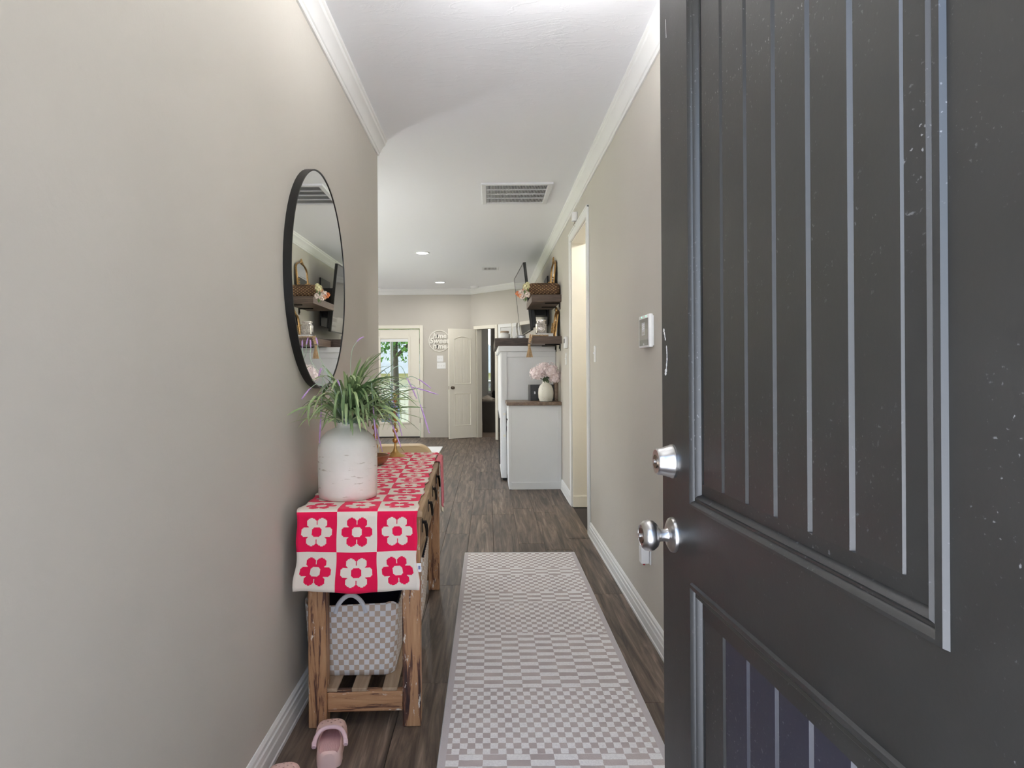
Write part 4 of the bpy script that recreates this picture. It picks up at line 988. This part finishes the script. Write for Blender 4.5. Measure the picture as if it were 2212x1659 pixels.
# ------------------------------------------------------------------ rug
o = MB().box(-.368, .368, 1.42, 4.58, 0.0005, .011).build('runner_rug', mRug, None, bevel=.003)
o.location = (.1985, 0, 0)
tag(o, 'long pale grey and taupe checkered runner rug on the hall floor', 'rug')
o = MB().box(-5.1, -.735, 7.0, 10.8, .0005, .02).build('area_rug', mRugW, None, bevel=.006); tag(o, 'white area rug at the living room edge beyond the console', 'rug')  # stretched left out of view so sunlight bounces off it

# ------------------------------------------------------------------ pink clogs
def clog_mesh():
    L = .245
    def half(y):                                   # half width of the outline
        f = y/L
        pts_ = [(0, .020), (.04, .034), (.15, .041), (.35, .040), (.55, .046), (.72, .053), (.86, .050), (.94, .040), (.985, .024), (1, .008)]
        for (a, wa), (b, wb) in zip(pts_, pts_[1:]):
            if f <= b: k = (f-a)/(b-a); k = k*k*(3-2*k) if 0 else k; return wa+(wb-wa)*k
        return .008
    def top(y):
        f = y/L
        pts_ = [(0, .046), (.08, .056), (.3, .052), (.45, .054), (.58, .060), (.72, .058), (.86, .050), (.94, .041), (1, .026)]
        for (a, wa), (b, wb) in zip(pts_, pts_[1:]):
            if f <= b: return wa+(wb-wa)*(f-a)/(b-a)
        return .026
    def sect(y, inset=0, zb=0, dz=0, n=20, yy=None):
        w_ = max(half(y)-inset, .004); h = max(top(y)-dz, zb+.006); P = []
        for i in range(n+1):
            a = PI*i/n; c, s_ = math.cos(a), math.sin(a)
            P.append((w_*math.copysign(abs(c)**.55, c), yy if yy is not None else y, zb+(h-zb)*abs(s_)**.62))
        return P
    st = [0, .004, .012, .025, .05, .08, .11, .135, .155, .175, .195, .212, .225, .234, .240, .2445]
    body = MB().loft([sect(y) for y in st]).mesh('upper', mClog)
    cav = MB().loft([sect(y, .0075, .020, .009) for y in (.010, .016, .026, .05, .08, .11, .135, .155, .175, .195, .212, .226)])
    # the ankle opening: rounded prism up to the vamp edge
    pl_ = []
    ys = [.010, .014, .025, .05, .08, .105, .122, .135, .144, .149]
    for y in ys: 
        e = max(half(y)-.0075, .004)
        if y > .08: e = min(e, .036*math.sqrt(max(0, 1-((y-.08)/.0705)**2))+.001)
        pl_.append((e, y))
    poly = pl_+[(-x, y) for x, y in reversed(pl_)]
    op = MB().prism(poly, .020, .11)
    me = boolean(body, cav.mesh('c', mClogIn)); me = boolean(me, op.mesh('o', mClogIn))
    hol = MB()
    for (x, y) in ((-.030, .172), (-.012, .186), (.012, .186), (.030, .172), (-.022, .200), (0, .206), (.022, .200), (-.010, .220), (.010, .220), (0, .170), (-.037, .150), (.037, .150)):
        hol.lathe([(.0035, .03), (.0035, .1)], (x, y, 0), 8)
    me = boolean(me, hol.mesh('h', mClogIn))
    me.polygons.foreach_set('use_smooth', [True]*len(me.polygons)); me.set_sharp_from_angle(angle=math.radians(40))
    me.materials.clear(); me.materials.append(mClog); me.materials.append(mClogIn)
    for p in me.polygons:
        c = p.center
        p.material_index = 1 if (p.normal.z > .6 and c.z < .03) else 0
    return me
t = thing('pink_clog', 'pink foam clog standing in front of the console table leg', 'shoe', (-.506, 2.122, .0), math.radians(10), 'pair of pink clogs')
link('upper', clog_mesh(), t)
MB().loft([[(x*1.02, y, z) for x, y, z in P] for P in [[(w_*c, yv, zz) for c, yv in ((1, 0),)] for w_, zz in ((0, 0),)]] , False, False, False) if 0 else None
sp = []
for i in range(25):
    a = PI*i/24; c, s_ = math.cos(a), math.sin(a)
    sp.append((.0495*math.copysign(abs(c)**.8, c), .066+.068*s_**.85, .036+.026*s_**.9))
MB().tube(sp, .0075, 8, True, .75).build('heel_strap', mStrap, t, ang=80)
for s_ in (-1, 1): MB().lathe([(.0115, .045), (.0115, .054), (.008, .057), (.0001, .0575)], (0, .078, .037), 16, 'x').xf(Matrix.Scale(s_, 4, (1, 0, 0))).build('rivet', mStrap, t)
dup(t, (-.578, 1.865, 0), math.radians(14), 'pink foam clog at the bottom edge, only its toe in view', 'pair of pink clogs')

# ------------------------------------------------------------------ tan armchair behind the console
t = thing('tan_armchair', 'tan leather chair with a rounded back just beyond the console table', 'armchair', (-.82, 5.35, 0), math.radians(6))
def rr2(w_, h, r, n=8):
    P = [(-w_, 0), (w_, 0)]
    for i in range(n+1): a = PI/2*i/n; P.append((w_-r+r*math.cos(a), h-r+r*math.sin(a)))
    for i in range(n+1): a = PI/2+PI/2*i/n; P.append((-w_+r+r*math.cos(a), h-r+r*math.sin(a)))
    return P
def cush(P, y0, y1, bulge=.02):
    cx = sum(p[0] for p in P)/len(P); cz = sum(p[1] for p in P)/len(P)
    def sc(k, y): return [(cx+(x-cx)*k, y, cz+(z-cz)*k) for x, z in P]
    return MB().loft([sc(.94, y0-bulge), sc(.99, y0-bulge*.3), sc(1, y0+.02), sc(1, y1-.02), sc(.99, y1+bulge*.3), sc(.94, y1+bulge)])
cu = cush(rr2(.38, .385, .12), .0, .12); cu.xf(Matrix.Translation((0, 0, .26))).build('backrest', mTan, t, ang=60)
cu = cush(rr2(.34, .16, .05), .15, .68); cu.xf(Matrix.Translation((0, 0, .27))).build('seat', mTan, t, ang=60)
for s_ in (-1, 1): cu = cush(rr2(.055, .30, .055), .15, .70); cu.xf(Matrix.Translation((s_*.30, 0, .18))).build('armrest', mTan, t, ang=60)
for s_ in (-1, 1):
    for y in (.06, .64): MB().lathe([(.012, 0), (.02, .20), (.022, .27)], (s_*.30, y, 0), 12).build('leg', mBronze, t)
MB().tube([(.12+.1*i/6, -.021+.006*(i/6)-(.0), .64-.14*i/6) for i in range(7)], .002, 5).build('seam', M('tan_seam', S(150, 122, 88), .7), t)

# ------------------------------------------------------------------ pantry contents
t = thing('pantry_shelves', 'cream pantry shelves glimpsed through the gap of the right doorway', 'shelf', (1.6, 6.98, 0))
MB().box(-.70, -.68, -.32, 0, 0, 2.2).box(.56, .58, -.32, 0, 0, 2.2).build('upright', mCream, t)
for z in (.4, .8, 1.2, 1.5, 1.75, 2.0): MB().box(-.68, .56, -.32, 0, z, z+.02).build('shelf_board', mCream, t)
t = thing('pantry_light', 'warm bulb on the pantry ceiling', 'ceiling light', (1.5, 5.7, ZC))
MB().lathe([(.06, 0), (.06, -.02), (.02, -.03), (.02, -.04)], n=20).build('holder', mWhite, t)
MB().ball((0, 0, -.075), .035, 16, 10).build('bulb', emis('warm_bulb', (1, .8, .5, 1), 10), t)
ld = bpy.data.lights.new('pantry_lamp', 'POINT'); ld.energy = 18*LAMP; ld.color = (1, .98, .93); ld.shadow_soft_size = .05
lo = link('lamp', ld, t); lo.location = (0, 0, -.14)

# ------------------------------------------------------------------ bedroom glimpse
t = thing('laundry_hamper', 'grey lidless laundry hamper just beyond the angled doorway', 'hamper', (.03, 13.5, 0))
MB().loft([rrect(.15, .16, .04, 0), rrect(.19, .20, .05, .58), rrect(.20, .21, .05, .585), rrect(.20, .21, .05, .605), rrect(.185, .195, .05, .605), rrect(.145, .155, .04, .02)], True, True, True).build('bin', M('grey_hamper', S(92, 88, 84), .7, var=.1, bump=.3), t, ang=50)
def lump(loc, s_, mat, name, label, cat, seed):
    rd = random.Random(seed); m = MB().ball((0, 0, 0), 1, 16, 10)
    ph = [rd.uniform(0, 6) for _ in range(6)]
    m.v = [(x*s_[0]*(1+.18*math.sin(5*y+ph[0])+.1*math.sin(9*z+ph[1])), y*s_[1]*(1+.18*math.sin(6*x+ph[2])), z*s_[2]*(1+.25*math.sin(6*x+ph[3])+.15*math.sin(8*y+ph[4]))) for x, y, z in m.v]
    o = m.build(name, mat, None, ang=80); o.location = loc; tag(o, label, cat)
lump((-.03, 13.45, .63), (.15, .14, .075), M('pale_laundry', S(196, 186, 172), .9, var=.2), 'laundry', 'rumpled pale clothes heaped on the grey hamper', 'laundry', 1)
lump((.13, 13.5, .72), (.07, .09, .10), M('black_cloth', S(16, 15, 16), .95), 'black_garment', 'black garment bundled on top of the hamper', 'garment', 5)
t = thing('window_curtain', 'grey curtain beside the bright bedroom window gap', 'curtain', (.04, 15.04, .05))
cu = MB(); N_ = 60
R = [[(1.02*i/N_, .025*math.sin(i*.9)-.004, z) for i in range(N_+1)] for z in (0, 1.2, 2.45)]
R += [[(x, y+.006, z) for x, y, z in r_] for r_ in reversed(R)]
cu.loft(R, False, False, False).build('panel', M('grey_curtain', S(142, 138, 132), .9), t, ang=60)
MB().tube([(-.15, -.02, 2.46), (1.1, -.02, 2.46)], .012, 8).build('rod', mBlack, t)
t = thing('bedroom_fill_light', 'flush white light added unseen to brighten the bedroom', 'ceiling light', (1.3, 13.2, ZC))  # out of view, added to lift the dark bedroom
MB().lathe([(.15, 0), (.15, -.02), (.12, -.06), (.06, -.08), (.0001, -.085)], n=24).build('dome', bpy.data.materials['warm_dome'], t)
ld = bpy.data.lights.new('bedroom_fill_lamp', 'POINT'); ld.energy = 12*LAMP; ld.color = (1, .97, .92); ld.shadow_soft_size = .08
link('lamp', ld, t).location = (0, 0, -.16)
wd = thing('window_2', 'bedroom window behind the grey curtain', 'window', (.49, 15.15, .7), 0, None, 'structure')
MB().box(-.51, -.50, -.03, .03, 0, 1.6).box(.46, .51, -.03, .03, 0, 1.6).box(-.50, .46, -.03, .03, 0, .05).box(-.50, .46, -.03, .03, 1.55, 1.6).build('window_frame', mTrim, wd)
MB().box(-.50, .46, -.003, .003, .05, 1.55).build('pane', mGlass, wd)

# ------------------------------------------------------------------ back garden through the glass
rd = random.Random(31)
t = thing('garden_tree', 'leafy tree with a brown trunk seen through the garden door', 'tree', (-2.60, 19.0, -.62))
MB().tube([(0, 0, 0), (.02, 0, 1.2), (-.02, .02, 2.4), (.05, 0, 3.6), (0, 0, 4.6)], [.11, .09, .085, .07, .04], 12).tube([(0, 0, 2.2), (.5, .1, 2.7), (1.1, .2, 2.9)], [.05, .04, .02], 8).tube([(0, 0, 2.5), (-.5, -.1, 3.0), (-1.0, 0, 3.3)], [.05, .04, .02], 8).build('trunk', M('bark', S(58, 50, 46), .9, bump=.6, bs=25), t)
lf = MB()
for i in range(5200):
    th = rd.uniform(0, 2*PI); u_ = rd.uniform(-1, 1); r_ = rd.random()**.4
    c = Vector((.25+1.9*r_*math.cos(th)*math.sqrt(1-u_*u_), 1.2*r_*math.sin(th)*math.sqrt(1-u_*u_), 3.55+1.5*r_*u_-.12*abs(math.cos(th*2.5))))
    if c.z < 2.35 and rd.random() < .6: continue
    a = Vector((rd.gauss(0, 1), rd.gauss(0, 1), rd.gauss(0, 1))).normalized(); b = a.cross(Vector((rd.gauss(0, 1), rd.gauss(0, 1), rd.gauss(0, 1)))).normalized(); s_ = rd.uniform(.05, .085)
    lf.add([tuple(c-a*s_), tuple(c+b*s_*.55), tuple(c+a*s_), tuple(c-b*s_*.55)], [(0, 1, 2, 3)])
lf.build('foliage', leafmat('tree_leaf', S(44, 86, 34), S(104, 148, 74)), t)['kind'] = 'stuff'
t = thing('patio_post', 'grey patio cover post outside the garden door', 'post', (-2.22, 15.6, -.16))
MB().box(-.03, .03, -.03, .03, .02, 2.9).build('shaft', M('post_grey', S(128, 130, 142), .7), t, bevel=.006); MB().box(-.05, .05, -.05, .05, 0, .06).build('foot', bpy.data.materials['post_grey'], t, bevel=.006)
t = thing('neighbour_house', 'pale neighbour house with a bright gabled roof beyond the fence', 'house', (-3.2, 33, -1.4))
MB().box(-5, 5, 0, 7, 0, 2.5).build('wall', M('house_wall', S(160, 152, 138), .8), t)
MB().prism([(-5.6, 2.45), (5.6, 2.45), (0, 5.6)], -.5, 7.5, 'y').build('roof', M('house_roof', S(150, 150, 160), .8, bump=.4, bs=30), t)
for x in (-3.2, .4, 3.0): f_ = MB().box(x, x+.9, -.04, 0, 1.0, 2.1).build('window_frame', mTrim, t); MB().box(x+.06, x+.84, -.045, -.04, 1.06, 2.04).build('pane', mTVs, f_)
t = thing('garden_fence', 'white slatted garden fence in front of the neighbour house', 'fence', (-4.2, 24, -1.0))
mF = M('fence_white', S(166, 160, 152), .8)
me = MB().box(-.065, .065, -.012, .012, 0, 1.55).mesh('picket', mF, bevel=.004)
for i in range(38): link('picket', me, t).location = (-2.6+.145*i, 0, 0)
for z in (.3, 1.25): MB().box(-2.7, 2.9, .012, .05, z, z+.09).build('rail', mF, t)
t = thing('covered_grill', 'blue-grey covered grill on the patio outside the garden door', 'grill', (-2.35, 15.1, -.14))
MB().loft([rrect(.34, .26, .05, .0), rrect(.35, .27, .05, .30), rrect(.33, .25, .08, .52), rrect(.26, .20, .1, .64), rrect(.12, .1, .08, .68)]).build('cover', M('grill_cover', S(86, 100, 128), .7, var=.15), t, ang=60)
MB().tube([(-.34, -.2, .38), (-.46, -.2, .38), (-.46, .2, .38), (-.34, .2, .38)], .012, 8).build('handle', mBlack, t)
